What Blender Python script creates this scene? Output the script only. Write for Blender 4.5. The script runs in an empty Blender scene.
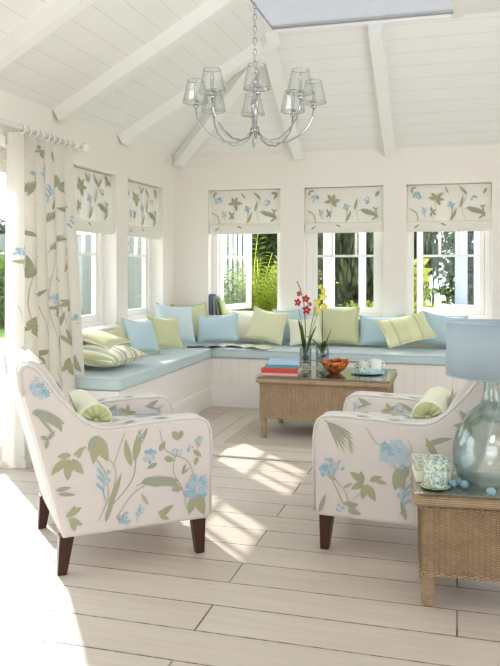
import bpy, math, random
from mathutils import Vector, Matrix, Euler
random.seed(7)
PI = math.pi
COL = bpy.context.scene.collection
R_ = math.radians

# ------------------------------------------------------------------ materials
def srgb(r, g, b):
    def c(v):
        v /= 255.0
        return v / 12.92 if v <= 0.04045 else ((v + 0.055) / 1.055) ** 2.4
    return (c(r), c(g), c(b), 1.0)

class NT:
    def __init__(s, name):
        s.m = bpy.data.materials.new(name); s.m.use_nodes = True
        s.t = s.m.node_tree; s.t.nodes.clear()
        s.out = s.n('ShaderNodeOutputMaterial')
    def n(s, kind, **kw):
        nd = s.t.nodes.new(kind)
        for k, v in kw.items():
            if k.startswith('i_'):
                key = k[2:]
                nd.inputs[int(key) if key.isdigit() else key.replace('_', ' ')].default_value = v
            else:
                setattr(nd, k, v)
        return nd
    def l(s, a, b): s.t.links.new(a, b)
    def principled(s, col=None, rough=0.6, metal=0.0, **kw):
        p = s.n('ShaderNodeBsdfPrincipled')
        if col is not None: p.inputs['Base Color'].default_value = col
        p.inputs['Roughness'].default_value = rough
        p.inputs['Metallic'].default_value = metal
        for k, v in kw.items(): p.inputs[k.replace('_', ' ')].default_value = v
        s.l(p.outputs[0], s.out.inputs[0]); s.p = p
        return p
    def coords(s, scale=(1, 1, 1), rot=(0, 0, 0), which='Object'):
        tc = s.n('ShaderNodeTexCoord'); mp = s.n('ShaderNodeMapping')
        mp.inputs['Scale'].default_value = scale; mp.inputs['Rotation'].default_value = rot
        s.l(tc.outputs[which], mp.inputs[0]); return mp.outputs[0]
    def mix(s, fac, a, b, blend='MIX'):
        m = s.n('ShaderNodeMix', data_type='RGBA', blend_type=blend)
        for idx, v in ((0, fac), (6, a), (7, b)):
            if hasattr(v, 'links'): s.l(v, m.inputs[idx])
            else: m.inputs[idx].default_value = v
        return m.outputs[2]
    def math(s, op, a, b=None):
        m = s.n('ShaderNodeMath', operation=op)
        for i, v in enumerate((a, b)):
            if v is None: continue
            if hasattr(v, 'links'): s.l(v, m.inputs[i])
            else: m.inputs[i].default_value = v
        return m.outputs[0]
    def bump(s, h, strength=0.3, dist=0.01):
        b = s.n('ShaderNodeBump'); b.inputs['Strength'].default_value = strength
        b.inputs['Distance'].default_value = dist
        s.l(h, b.inputs['Height']); s.l(b.outputs[0], s.p.inputs['Normal'])

def dim(c, k): return (c[0] * k, c[1] * k, c[2] * k, 1)

def paint(name, col, rough=0.55, var=0.04, scale=3.0):
    t = NT(name); p = t.principled(col, rough)
    nz = t.n('ShaderNodeTexNoise', i_Scale=scale, i_Detail=3.0); t.l(t.coords(), nz.inputs[0])
    t.l(t.mix(nz.outputs[0], dim(col, 1 - var), dim(col, 1 + var)), p.inputs['Base Color'])
    return t.m

def fabric(name, col, scale=260.0, var=0.10, rough=0.9, trans=0.0):
    t = NT(name); p = t.principled(col, rough)
    co = t.coords()
    nz = t.n('ShaderNodeTexNoise', i_Scale=scale, i_Detail=2.0); t.l(co, nz.inputs[0])
    n2 = t.n('ShaderNodeTexNoise', i_Scale=5.0, i_Detail=2.0); t.l(co, n2.inputs[0])
    c1 = t.mix(nz.outputs[0], dim(col, 1 - var), dim(col, 1 + var))
    t.l(t.mix(0.25, c1, t.mix(n2.outputs[0], dim(col, 0.88), dim(col, 1.1))), p.inputs['Base Color'])
    p.inputs['Sheen Weight'].default_value = 0.15
    t.bump(nz.outputs[0], 0.12, 0.003)
    if trans > 0:
        tr = t.n('ShaderNodeBsdfTranslucent'); tr.inputs[0].default_value = col
        mx = t.n('ShaderNodeMixShader'); mx.inputs[0].default_value = trans
        t.l(p.outputs[0], mx.inputs[1]); t.l(tr.outputs[0], mx.inputs[2]); t.l(mx.outputs[0], t.out.inputs[0])
    return t.m

def thin_glass(name, tint, edge, gloss=0.10, power=0.35, rough=0.0):
    """clear glass without refraction noise: tinted transparency + fresnel-like gloss"""
    t = NT(name)
    lw = t.n('ShaderNodeLayerWeight'); lw.inputs[0].default_value = power
    tr = t.n('ShaderNodeBsdfTransparent')
    t.l(t.mix(lw.outputs['Facing'], tint, edge), tr.inputs[0])
    gl = t.n('ShaderNodeBsdfGlossy'); gl.inputs['Roughness'].default_value = rough
    lf = t.n('ShaderNodeLayerWeight'); lf.inputs[0].default_value = 0.5
    mx = t.n('ShaderNodeMixShader')
    t.l(t.math('MINIMUM', t.math('ADD', t.math('MULTIPLY', t.math('POWER', lf.outputs['Facing'], 4.0), 0.8), 0.02 + gloss * 0.3), 0.85), mx.inputs[0])
    t.l(tr.outputs[0], mx.inputs[1]); t.l(gl.outputs[0], mx.inputs[2]); t.l(mx.outputs[0], t.out.inputs[0])
    return t.m

def make_floor_mat():
    t = NT('whitewashed boards'); p = t.principled(None, 0.42)
    co = t.coords()
    br = t.n('ShaderNodeTexBrick', offset=0.37, offset_frequency=2, squash=1.0)
    for k, v in (('Scale', 1.0), ('Mortar Size', 0.0036), ('Mortar Smooth', 0.15), ('Bias', 0.0), ('Brick Width', 2.35), ('Row Height', 0.2)):
        br.inputs[k].default_value = v
    br.inputs['Color1'].default_value = srgb(226, 216, 206); br.inputs['Color2'].default_value = srgb(213, 202, 191)
    br.inputs['Mortar'].default_value = srgb(120, 105, 90)
    t.l(co, br.inputs[0])
    g = t.n('ShaderNodeTexNoise', i_Scale=1.0, i_Detail=5.0, i_Roughness=0.65)
    t.l(t.coords((2.2, 38, 1)), g.inputs[0])
    g2 = t.n('ShaderNodeTexNoise', i_Scale=1.0, i_Detail=3.0); t.l(t.coords((0.9, 4.0, 1)), g2.inputs[0])
    base = t.mix(0.75, br.outputs[0], t.mix(g.outputs[0], srgb(178, 163, 147), srgb(248, 241, 232)), 'MULTIPLY')
    base = t.mix(t.math('MULTIPLY', g2.outputs[0], 0.5), base, srgb(226, 218, 208))
    # broken gap lines
    d = t.n('ShaderNodeTexNoise', i_Scale=1.0, i_Detail=2.0); t.l(t.coords((26, 3, 1)), d.inputs[0])
    cr = t.n('ShaderNodeValToRGB'); cr.color_ramp.elements[0].position = 0.46; cr.color_ramp.elements[1].position = 0.56
    t.l(d.outputs[0], cr.inputs[0])
    gap = t.math('MULTIPLY', br.outputs['Fac'], t.math('ADD', t.math('MULTIPLY', cr.outputs[0], 0.85), 0.15))
    fin = t.mix(gap, base, srgb(92, 80, 70))
    t.l(fin, p.inputs['Base Color'])
    t.bump(t.math('SUBTRACT', t.math('MULTIPLY', g.outputs[0], 0.25), br.outputs['Fac']), 0.35, 0.004)
    return t.m

def make_board_mat(name, axis, pitch, col, gapcol, w=0.03):
    """painted boards: one groove per pitch along an object axis"""
    t = NT(name); p = t.principled(col, 0.5)
    tc = t.n('ShaderNodeTexCoord'); sx = t.n('ShaderNodeSeparateXYZ'); t.l(tc.outputs['Object'], sx.inputs[0])
    fr = t.math('FRACT', t.math('ADD', t.math('DIVIDE', sx.outputs[axis], pitch), 100.0))
    g = t.math('LESS_THAN', fr, w)
    nz = t.n('ShaderNodeTexNoise', i_Scale=6.0, i_Detail=3.0); t.l(tc.outputs['Object'], nz.inputs[0])
    c = t.mix(nz.outputs[0], dim(col, 0.97), dim(col, 1.02))
    t.l(t.mix(g, c, gapcol), p.inputs['Base Color'])
    t.bump(t.math('SUBTRACT', 1.0, g), 0.4, 0.004)
    return t.m

def make_wicker(name, light, dark, rings=False):
    t = NT(name); p = t.principled(None, 0.6)
    tc = t.n('ShaderNodeTexCoord'); sx = t.n('ShaderNodeSeparateXYZ'); t.l(tc.outputs['Object'], sx.inputs[0])
    u = t.math('ADD', sx.outputs[0], sx.outputs[1])
    cb = t.n('ShaderNodeCombineXYZ')
    if rings:
        t.l(sx.outputs[2], cb.inputs[1]); t.l(u, cb.inputs[0])
        bw, rh, off = 0.4, 0.007, 0.0
    else:
        t.l(sx.outputs[2], cb.inputs[0]); t.l(u, cb.inputs[1])
        bw, rh, off = 0.008, 0.020, 0.5
    br = t.n('ShaderNodeTexBrick', offset=off, offset_frequency=2)
    for k, v in (('Scale', 1.0), ('Mortar Size', 0.0018 if not rings else 0.0012), ('Mortar Smooth', 0.8), ('Bias', 0.0), ('Brick Width', bw), ('Row Height', rh)):
        br.inputs[k].default_value = v
    br.inputs['Color1'].default_value = light; br.inputs['Color2'].default_value = dim(light, 0.82); br.inputs['Mortar'].default_value = dark
    t.l(cb.outputs[0], br.inputs[0])
    nz = t.n('ShaderNodeTexNoise', i_Scale=18.0, i_Detail=4.0); t.l(tc.outputs['Object'], nz.inputs[0])
    t.l(t.mix(0.55, br.outputs[0], t.mix(nz.outputs[0], srgb(150, 130, 105), srgb(255, 248, 235)), 'MULTIPLY'), p.inputs['Base Color'])
    t.bump(t.math('SUBTRACT', 1.0, br.outputs['Fac']), 0.9, 0.004)
    return t.m

def make_stripe(name, cols, pitch, axis=0):
    t = NT(name); p = t.principled(None, 0.9)
    tc = t.n('ShaderNodeTexCoord'); sx = t.n('ShaderNodeSeparateXYZ'); t.l(tc.outputs['Object'], sx.inputs[0])
    fr = t.math('FRACT', t.math('ADD', t.math('DIVIDE', sx.outputs[axis], pitch), 100.0))
    cr = t.n('ShaderNodeValToRGB'); cr.color_ramp.interpolation = 'CONSTANT'
    els = cr.color_ramp.elements
    els[0].position = 0; els[0].color = cols[0][1]; els[1].position = cols[1][0]; els[1].color = cols[1][1]
    for pos, c in cols[2:]:
        e = els.new(pos); e.color = c
    t.l(fr, cr.inputs[0]); t.l(cr.outputs[0], p.inputs['Base Color'])
    return t.m

def make_rug():
    t = NT('striped border rug'); p = t.principled(None, 0.95)
    tc = t.n('ShaderNodeTexCoord'); sx = t.n('ShaderNodeSeparateXYZ'); t.l(tc.outputs['Object'], sx.inputs[0])
    dx = t.math('SUBTRACT', 0.96, t.math('ABSOLUTE', sx.outputs[0])); dy = t.math('SUBTRACT', 0.78, t.math('ABSOLUTE', sx.outputs[1]))
    d = t.math('MINIMUM', dx, dy)
    cr = t.n('ShaderNodeValToRGB'); cr.color_ramp.interpolation = 'CONSTANT'
    A, B, C = srgb(222, 212, 198), srgb(196, 184, 168), srgb(206, 194, 178)
    els = cr.color_ramp.elements
    els[0].position = 0; els[0].color = B; els[1].position = 0.012; els[1].color = A
    for pos, c in ((0.20, C), (0.225, A), (0.33, B), (0.345, C), (0.375, B), (0.39, C), (0.42, B), (0.435, C)):
        e = els.new(pos); e.color = c
    t.l(d, cr.inputs[0])
    nz = t.n('ShaderNodeTexNoise', i_Scale=220.0, i_Detail=2.0); t.l(tc.outputs['Object'], nz.inputs[0])
    t.l(t.mix(0.5, cr.outputs[0], t.mix(nz.outputs[0], srgb(190, 185, 180), srgb(255, 255, 255)), 'MULTIPLY'), p.inputs['Base Color'])
    t.bump(nz.outputs[0], 0.3, 0.004)
    return t.m

def make_foliage(name, a, b, trans=0.35):
    t = NT(name); p = t.principled(a, 0.5)
    tc = t.n('ShaderNodeTexCoord')
    nz = t.n('ShaderNodeTexNoise', i_Scale=9.0, i_Detail=3.0); t.l(tc.outputs['Object'], nz.inputs[0])
    cr = t.n('ShaderNodeValToRGB'); cr.color_ramp.elements[0].position = 0.35; cr.color_ramp.elements[1].position = 0.65
    cr.color_ramp.elements[0].color = a; cr.color_ramp.elements[1].color = b
    t.l(nz.outputs[0], cr.inputs[0]); t.l(cr.outputs[0], p.inputs['Base Color'])
    tr = t.n('ShaderNodeBsdfTranslucent'); t.l(cr.outputs[0], tr.inputs[0])
    mx = t.n('ShaderNodeMixShader'); mx.inputs[0].default_value = trans
    t.l(p.outputs[0], mx.inputs[1]); t.l(tr.outputs[0], mx.inputs[2]); t.l(mx.outputs[0], t.out.inputs[0])
    return t.m

def make_marble_bowl():
    t = NT('amber mottled glass'); p = t.principled(None, 0.15)
    nz = t.n('ShaderNodeTexNoise', i_Scale=45.0, i_Detail=4.0); t.l(t.coords(), nz.inputs[0])
    cr = t.n('ShaderNodeValToRGB'); cr.color_ramp.elements[0].position = 0.38; cr.color_ramp.elements[1].position = 0.62
    cr.color_ramp.elements[0].color = srgb(120, 45, 12); cr.color_ramp.elements[1].color = srgb(214, 120, 44)
    t.l(nz.outputs[0], cr.inputs[0]); t.l(cr.outputs[0], p.inputs['Base Color'])
    return t.m

def make_floral_china(name, base):
    t = NT(name); p = t.principled(None, 0.2)
    co = t.coords()
    cur = base
    for sc, lo, hi, c, off in ((54, 0.53, 0.60, srgb(140, 182, 192), 0), (62, 0.53, 0.60, srgb(178, 190, 140), 3.3), (85, 0.58, 0.64, srgb(110, 150, 152), 7.1)):
        mp = t.n('ShaderNodeMapping'); mp.inputs['Location'].default_value = (off, off, off); t.l(co, mp.inputs[0])
        nz = t.n('ShaderNodeTexNoise', i_Scale=float(sc), i_Detail=2.0); t.l(mp.outputs[0], nz.inputs[0])
        cr = t.n('ShaderNodeValToRGB'); cr.color_ramp.elements[0].position = lo; cr.color_ramp.elements[1].position = hi
        t.l(nz.outputs[0], cr.inputs[0]); cur = t.mix(cr.outputs[0], cur, c)
    t.l(cur, p.inputs['Base Color'])
    return t.m

M = {}
M['wall'] = paint('cream wall paint', srgb(236, 230, 222), 0.7, 0.015, 1.5)
M['trim'] = paint('white trim paint', srgb(242, 240, 235), 0.4, 0.015)
M['floor'] = make_floor_mat()
CEIL, CGAP = srgb(240, 239, 236), srgb(222, 219, 213)
M['ceil_x'] = make_board_mat('ceiling boards along wall', 0, 0.125, CEIL, CGAP, 0.035)
M['ceil_y'] = make_board_mat('ceiling boards across room', 1, 0.125, CEIL, CGAP, 0.035)
M['rafter'] = paint('rafter white', srgb(240, 239, 235), 0.5, 0.015)
M['panel_y'] = make_board_mat('tongue and groove side', 1, 0.085, srgb(243, 239, 232), srgb(224, 218, 208), 0.04)
M['panel_x'] = make_board_mat('tongue and groove front', 0, 0.085, srgb(240, 235, 228), srgb(222, 215, 206), 0.04)
M['pane'] = thin_glass('window pane', (0.96, 0.98, 0.98, 1), (0.9, 0.94, 0.95, 1), 0.02)
M['roofglass'] = thin_glass('tinted roof glazing', (0.50, 0.495, 0.485, 1), (0.495, 0.49, 0.485, 1), 0.02)  # tint added to keep the sky behind the lantern from blowing out
M['blueseat'] = fabric('pale blue linen', srgb(194, 210, 211))
M['blue'] = fabric('sky blue linen', srgb(188, 211, 219))
M['blue2'] = fabric('icy blue linen', srgb(204, 222, 228))
M['green'] = fabric('soft green linen', srgb(204, 206, 163))
M['green2'] = fabric('pale lime linen', srgb(219, 221, 184))
M['olive'] = fabric('olive linen', srgb(186, 189, 140))
M['cream'] = fabric('cream linen', srgb(238, 233, 214))
M['ivory'] = fabric('ivory green linen', srgb(226, 227, 200))
M['stripe'] = make_stripe('green cream stripe', [(0, srgb(240, 234, 216)), (0.30, srgb(186, 196, 160)), (0.42, srgb(226, 214, 178)), (0.50, srgb(240, 234, 216)), (0.62, srgb(170, 190, 172)), (0.86, srgb(226, 214, 178)), (0.92, srgb(240, 234, 216))], 0.15)
M['leafcush'] = make_stripe('leaf print green', [(0, srgb(222, 224, 182)), (0.38, srgb(214, 217, 172)), (0.40, srgb(198, 203, 152)), (0.50, srgb(214, 217, 172))], 0.21)
M['linen'] = fabric('printed linen ground', srgb(216, 208, 202), var=0.05)
M['curtain'] = fabric('curtain linen', srgb(232, 227, 217), var=0.05, trans=0.22)
M['blind'] = fabric('blind linen', srgb(234, 230, 220), var=0.05, trans=0.03)
M['piping'] = fabric('grey piping', srgb(214, 213, 208), var=0.12)
PRINT = [fabric('print olive', srgb(166, 166, 132), var=0.22), fabric('print sage', srgb(160, 164, 144), var=0.22), fabric('print blue', srgb(146, 182, 198), var=0.2),
         fabric('print pale blue', srgb(180, 197, 206), var=0.12), fabric('print stem', srgb(180, 174, 150), var=0.1)]
M['darkwood'] = paint('dark walnut', srgb(64, 32, 22), 0.35, 0.25, 20)
M['wicker'] = make_wicker('natural wicker weave', srgb(214, 187, 154), srgb(132, 106, 80))
M['wickring'] = make_wicker('wrapped cane', srgb(206, 182, 150), srgb(140, 114, 88), True)
M['tableglass'] = thin_glass('table glass', (0.96, 0.975, 0.97, 1), (0.90, 0.94, 0.93, 1), 0.7)
M['glass'] = thin_glass('clear glass', (0.95, 0.97, 0.97, 1), (0.45, 0.5, 0.5, 1), 0.12, 0.3)
M['shadeglass'] = thin_glass('chandelier glass', (0.985, 0.99, 0.99, 1), (0.50, 0.52, 0.53, 1), 0.12, 0.18)
M['lampglass'] = thin_glass('sea green glass', (0.945, 0.978, 0.972, 1), (0.52, 0.69, 0.68, 1), 0.22, 0.25)
t_ = NT('polished chrome'); t_.principled((0.46, 0.47, 0.48, 1), 0.14, 1.0); M['chrome'] = t_.m
M['shade'] = fabric('lampshade blue linen', srgb(174, 193, 203), 180, trans=0.1)
M['shadein'] = paint('shade lining', srgb(236, 236, 232))
M['rug'] = make_rug()
M['bowl'] = make_marble_bowl()
M['china'] = make_floral_china('floral china', srgb(214, 222, 206))
M['chinabox'] = make_floral_china('floral paper', srgb(222, 224, 196))
M['white'] = paint('white china', srgb(240, 240, 238), 0.2, 0.01)
M['paleblue'] = paint('pale blue china', srgb(168, 200, 212), 0.25, 0.02)
M['egg'] = paint('turquoise speckle', srgb(140, 182, 194), 0.4, 0.15, 60)
M['paper'] = paint('page edges', srgb(238, 232, 218), 0.8, 0.05, 60)
for k, c in dict(bk_red=(196, 62, 48), bk_teal=(96, 138, 142), bk_blue=(164, 194, 220), bk_pink=(222, 178, 164), bk_slate=(92, 106, 122), bk_grey=(128, 138, 150), bk_olive=(120, 136, 92), bk_lime=(186, 190, 130), mag1=(236, 232, 226), mag2=(238, 230, 200), mag3=(176, 176, 180)).items():
    M[k] = paint(k.replace('bk_', 'cloth cover '), srgb(*c), 0.5, 0.08, 25)
M['black'] = paint('black plastic', srgb(34, 32, 32), 0.3, 0.05)
M['stemgreen'] = make_foliage('orchid leaf', srgb(58, 82, 34), srgb(104, 130, 58), 0.15)
M['root'] = make_foliage('bark and roots', srgb(44, 40, 26), srgb(110, 112, 74), 0.0)
M['redpetal'] = paint('crimson petal', srgb(170, 26, 48), 0.5, 0.2, 40)
M['yelpetal'] = paint('yellow petal', srgb(228, 216, 76), 0.5, 0.15, 40)
M['whitepetal'] = paint('white petal', srgb(240, 236, 220), 0.5, 0.05, 40)
M['brown'] = paint('brown stem', srgb(92, 62, 42), 0.6, 0.15)
M['lawn'] = make_foliage('lawn', srgb(112, 138, 62), srgb(146, 166, 88), 0.0)
M['dkleaf'] = make_foliage('dark leaves', srgb(34, 52, 26), srgb(92, 114, 62))
M['cedar'] = make_foliage('cedar leaves', srgb(30, 42, 24), srgb(112, 122, 78))
M['mdleaf'] = make_foliage('mid leaves', srgb(70, 98, 36), srgb(140, 164, 70))
M['ltleaf'] = make_foliage('bright leaves', srgb(128, 150, 40), srgb(206, 210, 92), 0.45)
M['deck'] = paint('pale patio stone', srgb(224, 214, 204), 0.7, 0.08, 6)
M['post'] = paint('white post', srgb(236, 234, 244), 0.5, 0.02)
M['greypost'] = paint('grey blue post', srgb(176, 184, 196), 0.5, 0.04)
M['fence'] = paint('weathered fence', srgb(150, 150, 144), 0.8, 0.12, 5)
M['bark'] = paint('bark', srgb(70, 58, 44), 0.9, 0.3, 12)
M['garwall'] = paint('pink render', srgb(222, 196, 182), 0.8, 0.08, 6)

# ------------------------------------------------------------------ mesh builder
class MB:
    def __init__(s): s.v = []; s.f = []; s.mi = []; s.sm = []
    def add(s, vs, fs, mi=0, smooth=False):
        o = len(s.v); s.v += [tuple(p) for p in vs]
        for f in fs: s.f.append(tuple(o + i for i in f)); s.mi.append(mi); s.sm.append(smooth)
    def box(s, x0, x1, y0, y1, z0, z1, mi=0, mtx=None):
        vs = [(x, y, z) for x in (x0, x1) for y in (y0, y1) for z in (z0, z1)]
        if mtx is not None: vs = [mtx @ Vector(p) for p in vs]
        s.add(vs, [(0, 1, 3, 2), (4, 6, 7, 5), (0, 4, 5, 1), (2, 3, 7, 6), (0, 2, 6, 4), (1, 5, 7, 3)], mi)
    def tube(s, pts, r, n=8, mi=0, closed=False, caps=True, smooth=True):
        pts = [Vector(p) for p in pts]; m = len(pts)
        rs = r if isinstance(r, (list, tuple)) else [r] * m
        up = None; rings = []
        for i, p in enumerate(pts):
            if closed: t = pts[(i + 1) % m] - pts[i - 1]
            else: t = pts[min(i + 1, m - 1)] - pts[max(i - 1, 0)]
            t.normalize()
            if up is None: up = Vector((0, 0, 1)) if abs(t.z) < 0.9 else Vector((1, 0, 0))
            a = (up - t * up.dot(t))
            if a.length < 1e-5: a = t.orthogonal()
            a.normalize(); b = t.cross(a); up = a
            rings.append([p + (a * math.cos(2 * PI * k / n) + b * math.sin(2 * PI * k / n)) * rs[i] for k in range(n)])
        vs = [q for rg in rings for q in rg]; fs = []
        for i in range(m if closed else m - 1):
            j = (i + 1) % m
            for k in range(n):
                k2 = (k + 1) % n
                fs.append((i * n + k, i * n + k2, j * n + k2, j * n + k))
        if not closed and caps:
            fs.append(tuple(range(n - 1, -1, -1))); fs.append(tuple((m - 1) * n + k for k in range(n)))
        s.add(vs, fs, mi, smooth)
    def lathe(s, prof, n=32, mi=0, c=(0, 0, 0), smooth=True, sx=1.0, sy=1.0):
        vs = []; fs = []
        for r, z in prof:
            for k in range(n):
                a = 2 * PI * k / n; vs.append((c[0] + r * sx * math.cos(a), c[1] + r * sy * math.sin(a), c[2] + z))
        for i in range(len(prof) - 1):
            for k in range(n):
                k2 = (k + 1) % n; fs.append((i * n + k, i * n + k2, (i + 1) * n + k2, (i + 1) * n + k))
        s.add(vs, fs, mi, smooth)
    def grid(s, fn, nu, nv, mi=0, smooth=True):
        vs = [fn(i / nu, j / nv) for i in range(nu + 1) for j in range(nv + 1)]
        w = nv + 1
        s.add(vs, [(i * w + j, (i + 1) * w + j, (i + 1) * w + j + 1, i * w + j + 1) for i in range(nu) for j in range(nv)], mi, smooth)
    def prism(s, prof, y0, y1, mi=0, bev=0.0, smooth=False):
        """profile in x,z extruded along y; bev insets the end outlines for a soft edge"""
        n = len(prof); P = [Vector((p[0], 0, p[1])) for p in prof]
        area = sum(P[i].x * P[(i + 1) % n].z - P[(i + 1) % n].x * P[i].z for i in range(n)); sg = 1 if area > 0 else -1
        def off(d):
            out = []
            for i in range(n):
                e1 = (P[i] - P[i - 1]).normalized(); e2 = (P[(i + 1) % n] - P[i]).normalized()
                n1 = Vector((-e1.z, 0, e1.x)) * sg; n2 = Vector((-e2.z, 0, e2.x)) * sg
                b = (n1 + n2); b.normalize(); k = d / max(0.5, b.dot(n1)); out.append(P[i] + b * k)
            return out
        lays = [(y0, bev), (y0 + bev * 0.3, bev * 0.3), (y0 + bev, 0), (y1 - bev, 0), (y1 - bev * 0.3, bev * 0.3), (y1, bev)] if bev > 0 else [(y0, 0), (y1, 0)]
        vs = []
        for y, d in lays:
            vs += [(q.x, y, q.z) for q in (off(d) if d else P)]
        fs = []
        for l in range(len(lays) - 1):
            for i in range(n):
                j = (i + 1) % n; fs.append((l * n + i, l * n + j, (l + 1) * n + j, (l + 1) * n + i))
        s.add(vs, fs, mi, smooth)
        s.add([vs[i] for i in range(n)], [tuple(range(n))], mi); s.add([vs[(len(lays) - 1) * n + i] for i in range(n)], [tuple(range(n - 1, -1, -1))], mi)
    def strip(s, L, Rr, mi=0):
        n = len(L); s.add(list(L) + list(Rr), [(i, i + 1, n + i + 1, n + i) for i in range(n - 1)], mi)
    def build(s, name, mats, parent=None, loc=(0, 0, 0), rot=(0, 0, 0), bevel=0.0, seg=2, subsurf=0, fix=True):
        me = bpy.data.meshes.new(name); me.from_pydata(s.v, [], s.f)
        if not isinstance(mats, (list, tuple)): mats = [mats]
        for m in mats: me.materials.append(m)
        me.polygons.foreach_set('material_index', s.mi); me.polygons.foreach_set('use_smooth', s.sm); me.update()
        if fix:
            import bmesh
            b = bmesh.new(); b.from_mesh(me); bmesh.ops.remove_doubles(b, verts=b.verts, dist=1e-6)
            bmesh.ops.recalc_face_normals(b, faces=b.faces); b.to_mesh(me); b.free()
        o = bpy.data.objects.new(name, me); COL.objects.link(o); o.location = loc; o.rotation_euler = rot
        if parent: o.parent = parent
        if bevel > 0:
            md = o.modifiers.new('bevel', 'BEVEL'); md.width = bevel; md.segments = seg; md.limit_method = 'ANGLE'; md.angle_limit = R_(40)
        if subsurf:
            md = o.modifiers.new('sub', 'SUBSURF'); md.levels = subsurf; md.render_levels = subsurf
        return o

def tag(o, label=None, cat=None, group=None, kind=None):
    if label: o['label'] = label
    if cat: o['category'] = cat
    if group: o['group'] = group
    if kind: o['kind'] = kind
    return o
def thing(name, label, cat, loc=(0, 0, 0), rz=0.0, group=None):
    o = bpy.data.objects.new(name, None); o.empty_display_size = 0.1; COL.objects.link(o)
    o.location = loc; o.rotation_euler = (0, 0, rz); return tag(o, label, cat, group)
def copy_tree(o, parent=None):
    c = o.copy(); COL.objects.link(c); c.parent = parent
    for ch in list(o.children): copy_tree(ch, c)
    return c
def struct(o, label=None, cat=None): return tag(o, label, cat, None, 'structure')

# ------------------------------------------------------------------ printed flower motifs (2-D polygons)
class Motif:
    def __init__(s, seed=1): s.q = []; s.r = random.Random(seed)
    def ribbon(s, pts, ws, col):
        L = []; Rr = []
        n = len(pts)
        for i, (x, y) in enumerate(pts):
            a = pts[max(0, i - 1)]; b = pts[min(n - 1, i + 1)]
            dx, dy = b[0] - a[0], b[1] - a[1]; d = math.hypot(dx, dy) or 1
            nx, ny = -dy / d, dx / d; L.append((x + nx * ws[i], y + ny * ws[i])); Rr.append((x - nx * ws[i], y - ny * ws[i]))
        s.q.append((L, Rr, col))
    def leaf(s, x, y, ang, L, W, col=0, bend=0.0):
        n = 7; pts = []; a = R_(ang); px, py = x, y
        for i in range(n + 1):
            pts.append((px, py)); aa = a + bend * i / n; px += math.cos(aa) * L / n; py += math.sin(aa) * L / n
        ws = [W * (math.sin(PI * min(1, (i / n) ** 0.8)) ** 0.9) + 0.0004 for i in range(n + 1)]
        s.ribbon(pts, ws, col)
    def stem(s, pts, w=0.0018, col=4):
        out = []
        for i in range(len(pts) - 1):
            p0 = pts[max(0, i - 1)]; p1 = pts[i]; p2 = pts[i + 1]; p3 = pts[min(len(pts) - 1, i + 2)]
            for k in range(6):
                t = k / 6
                out.append(tuple(0.5 * (2 * p1[j] + (p2[j] - p0[j]) * t + (2 * p0[j] - 5 * p1[j] + 4 * p2[j] - p3[j]) * t * t + (3 * p1[j] - p0[j] - 3 * p2[j] + p3[j]) * t ** 3) for j in (0, 1)))
        out.append(pts[-1]); s.ribbon(out, [w] * len(out), col)
    def frond(s, x, y, ang, L, bend=-0.9, col=1, side=1):
        n = 15; a = R_(ang); px, py = x, y; pts = []
        for i in range(n + 1):
            aa = a + bend * i / n; pts.append((px, py, aa)); px += math.cos(aa) * L / n; py += math.sin(aa) * L / n
        s.ribbon([(p[0], p[1]) for p in pts], [0.0016] * len(pts), col)
        for i, (qx, qy, aa) in enumerate(pts[2:]):
            ll = L * 0.42 * (1 - 0.45 * i / n)
            s.leaf(qx, qy, math.degrees(aa) - 28 * side, ll, 0.0034, col, -0.3 * side)
            s.leaf(qx, qy, math.degrees(aa) + 30 * side, ll * 0.45, 0.0028, col, 0.2 * side)
    def cluster(s, x, y, size, ang=0, n=5, col=0):
        for k in range(n):
            a = ang + (k - (n - 1) / 2) * 300 / n + s.r.uniform(-12, 12)
            s.leaf(x, y, a, size * s.r.uniform(0.75, 1.05), size * 0.19, col if s.r.random() < 0.6 else 1, s.r.uniform(-0.4, 0.4))
    def hydrangea(s, x, y, r, n=26):
        for k in range(n):
            a = s.r.uniform(0, 2 * PI); d = r * math.sqrt(s.r.random()); cx, cy = x + d * math.cos(a), y + d * math.sin(a)
            c = 2 if s.r.random() < 0.38 else 3; a0 = s.r.uniform(0, 90)
            for j in range(4): s.leaf(cx, cy, a0 + 90 * j, r * 0.30, r * 0.09, c)
    def sprig(s, x, y, h, ang=90):
        a = R_(ang); P = lambda t, o=0: (x + math.cos(a) * h * t - math.sin(a) * o * h, y + math.sin(a) * h * t + math.cos(a) * o * h)
        s.stem([P(0), P(.35, .04), P(.7, -.02), P(1, .05)], h * .022, 2)
        for t, o, g in ((.35, .04, 38), (.45, .02, -42), (.62, 0, 34), (.72, -.02, -36), (.85, 0, 30)):
            px, py = P(t, o); s.leaf(px, py, ang + g, h * .34, h * .035, 2 if g > 0 else 3, -g / 120); s.flower(px + math.cos(R_(ang + g)) * h * .3, py + math.sin(R_(ang + g)) * h * .3, h * .09, 4, 2)
    def tuft(s, x, y, h, ang=90, n=4, col=0):
        for k in range(n): s.leaf(x, y, ang + (k - (n - 1) / 2) * 22, h * s.r.uniform(0.75, 1.0), h * 0.075, col if k % 2 else 1, s.r.uniform(-0.5, 0.5))
    def flower(s, x, y, r, n=5, col=2):
        for j in range(n): s.leaf(x, y, j * 360 / n + 20, r, r * 0.28, col if j % 2 else 3)

def print_on(mb, motif, fn, first=1, inside=None):
    """fn(u,v) -> point already lifted off the cloth"""
    for i, (L, Rr, col) in enumerate(motif.q):
        if inside:
            if not all(inside(*p) for p in L + Rr): continue
        e = (i % 40) * .00004      # keeps overlapping petals from lying in one plane
        mb.strip([fn(*p, e) for p in L], [fn(*p, e) for p in Rr], first + col)

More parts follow.
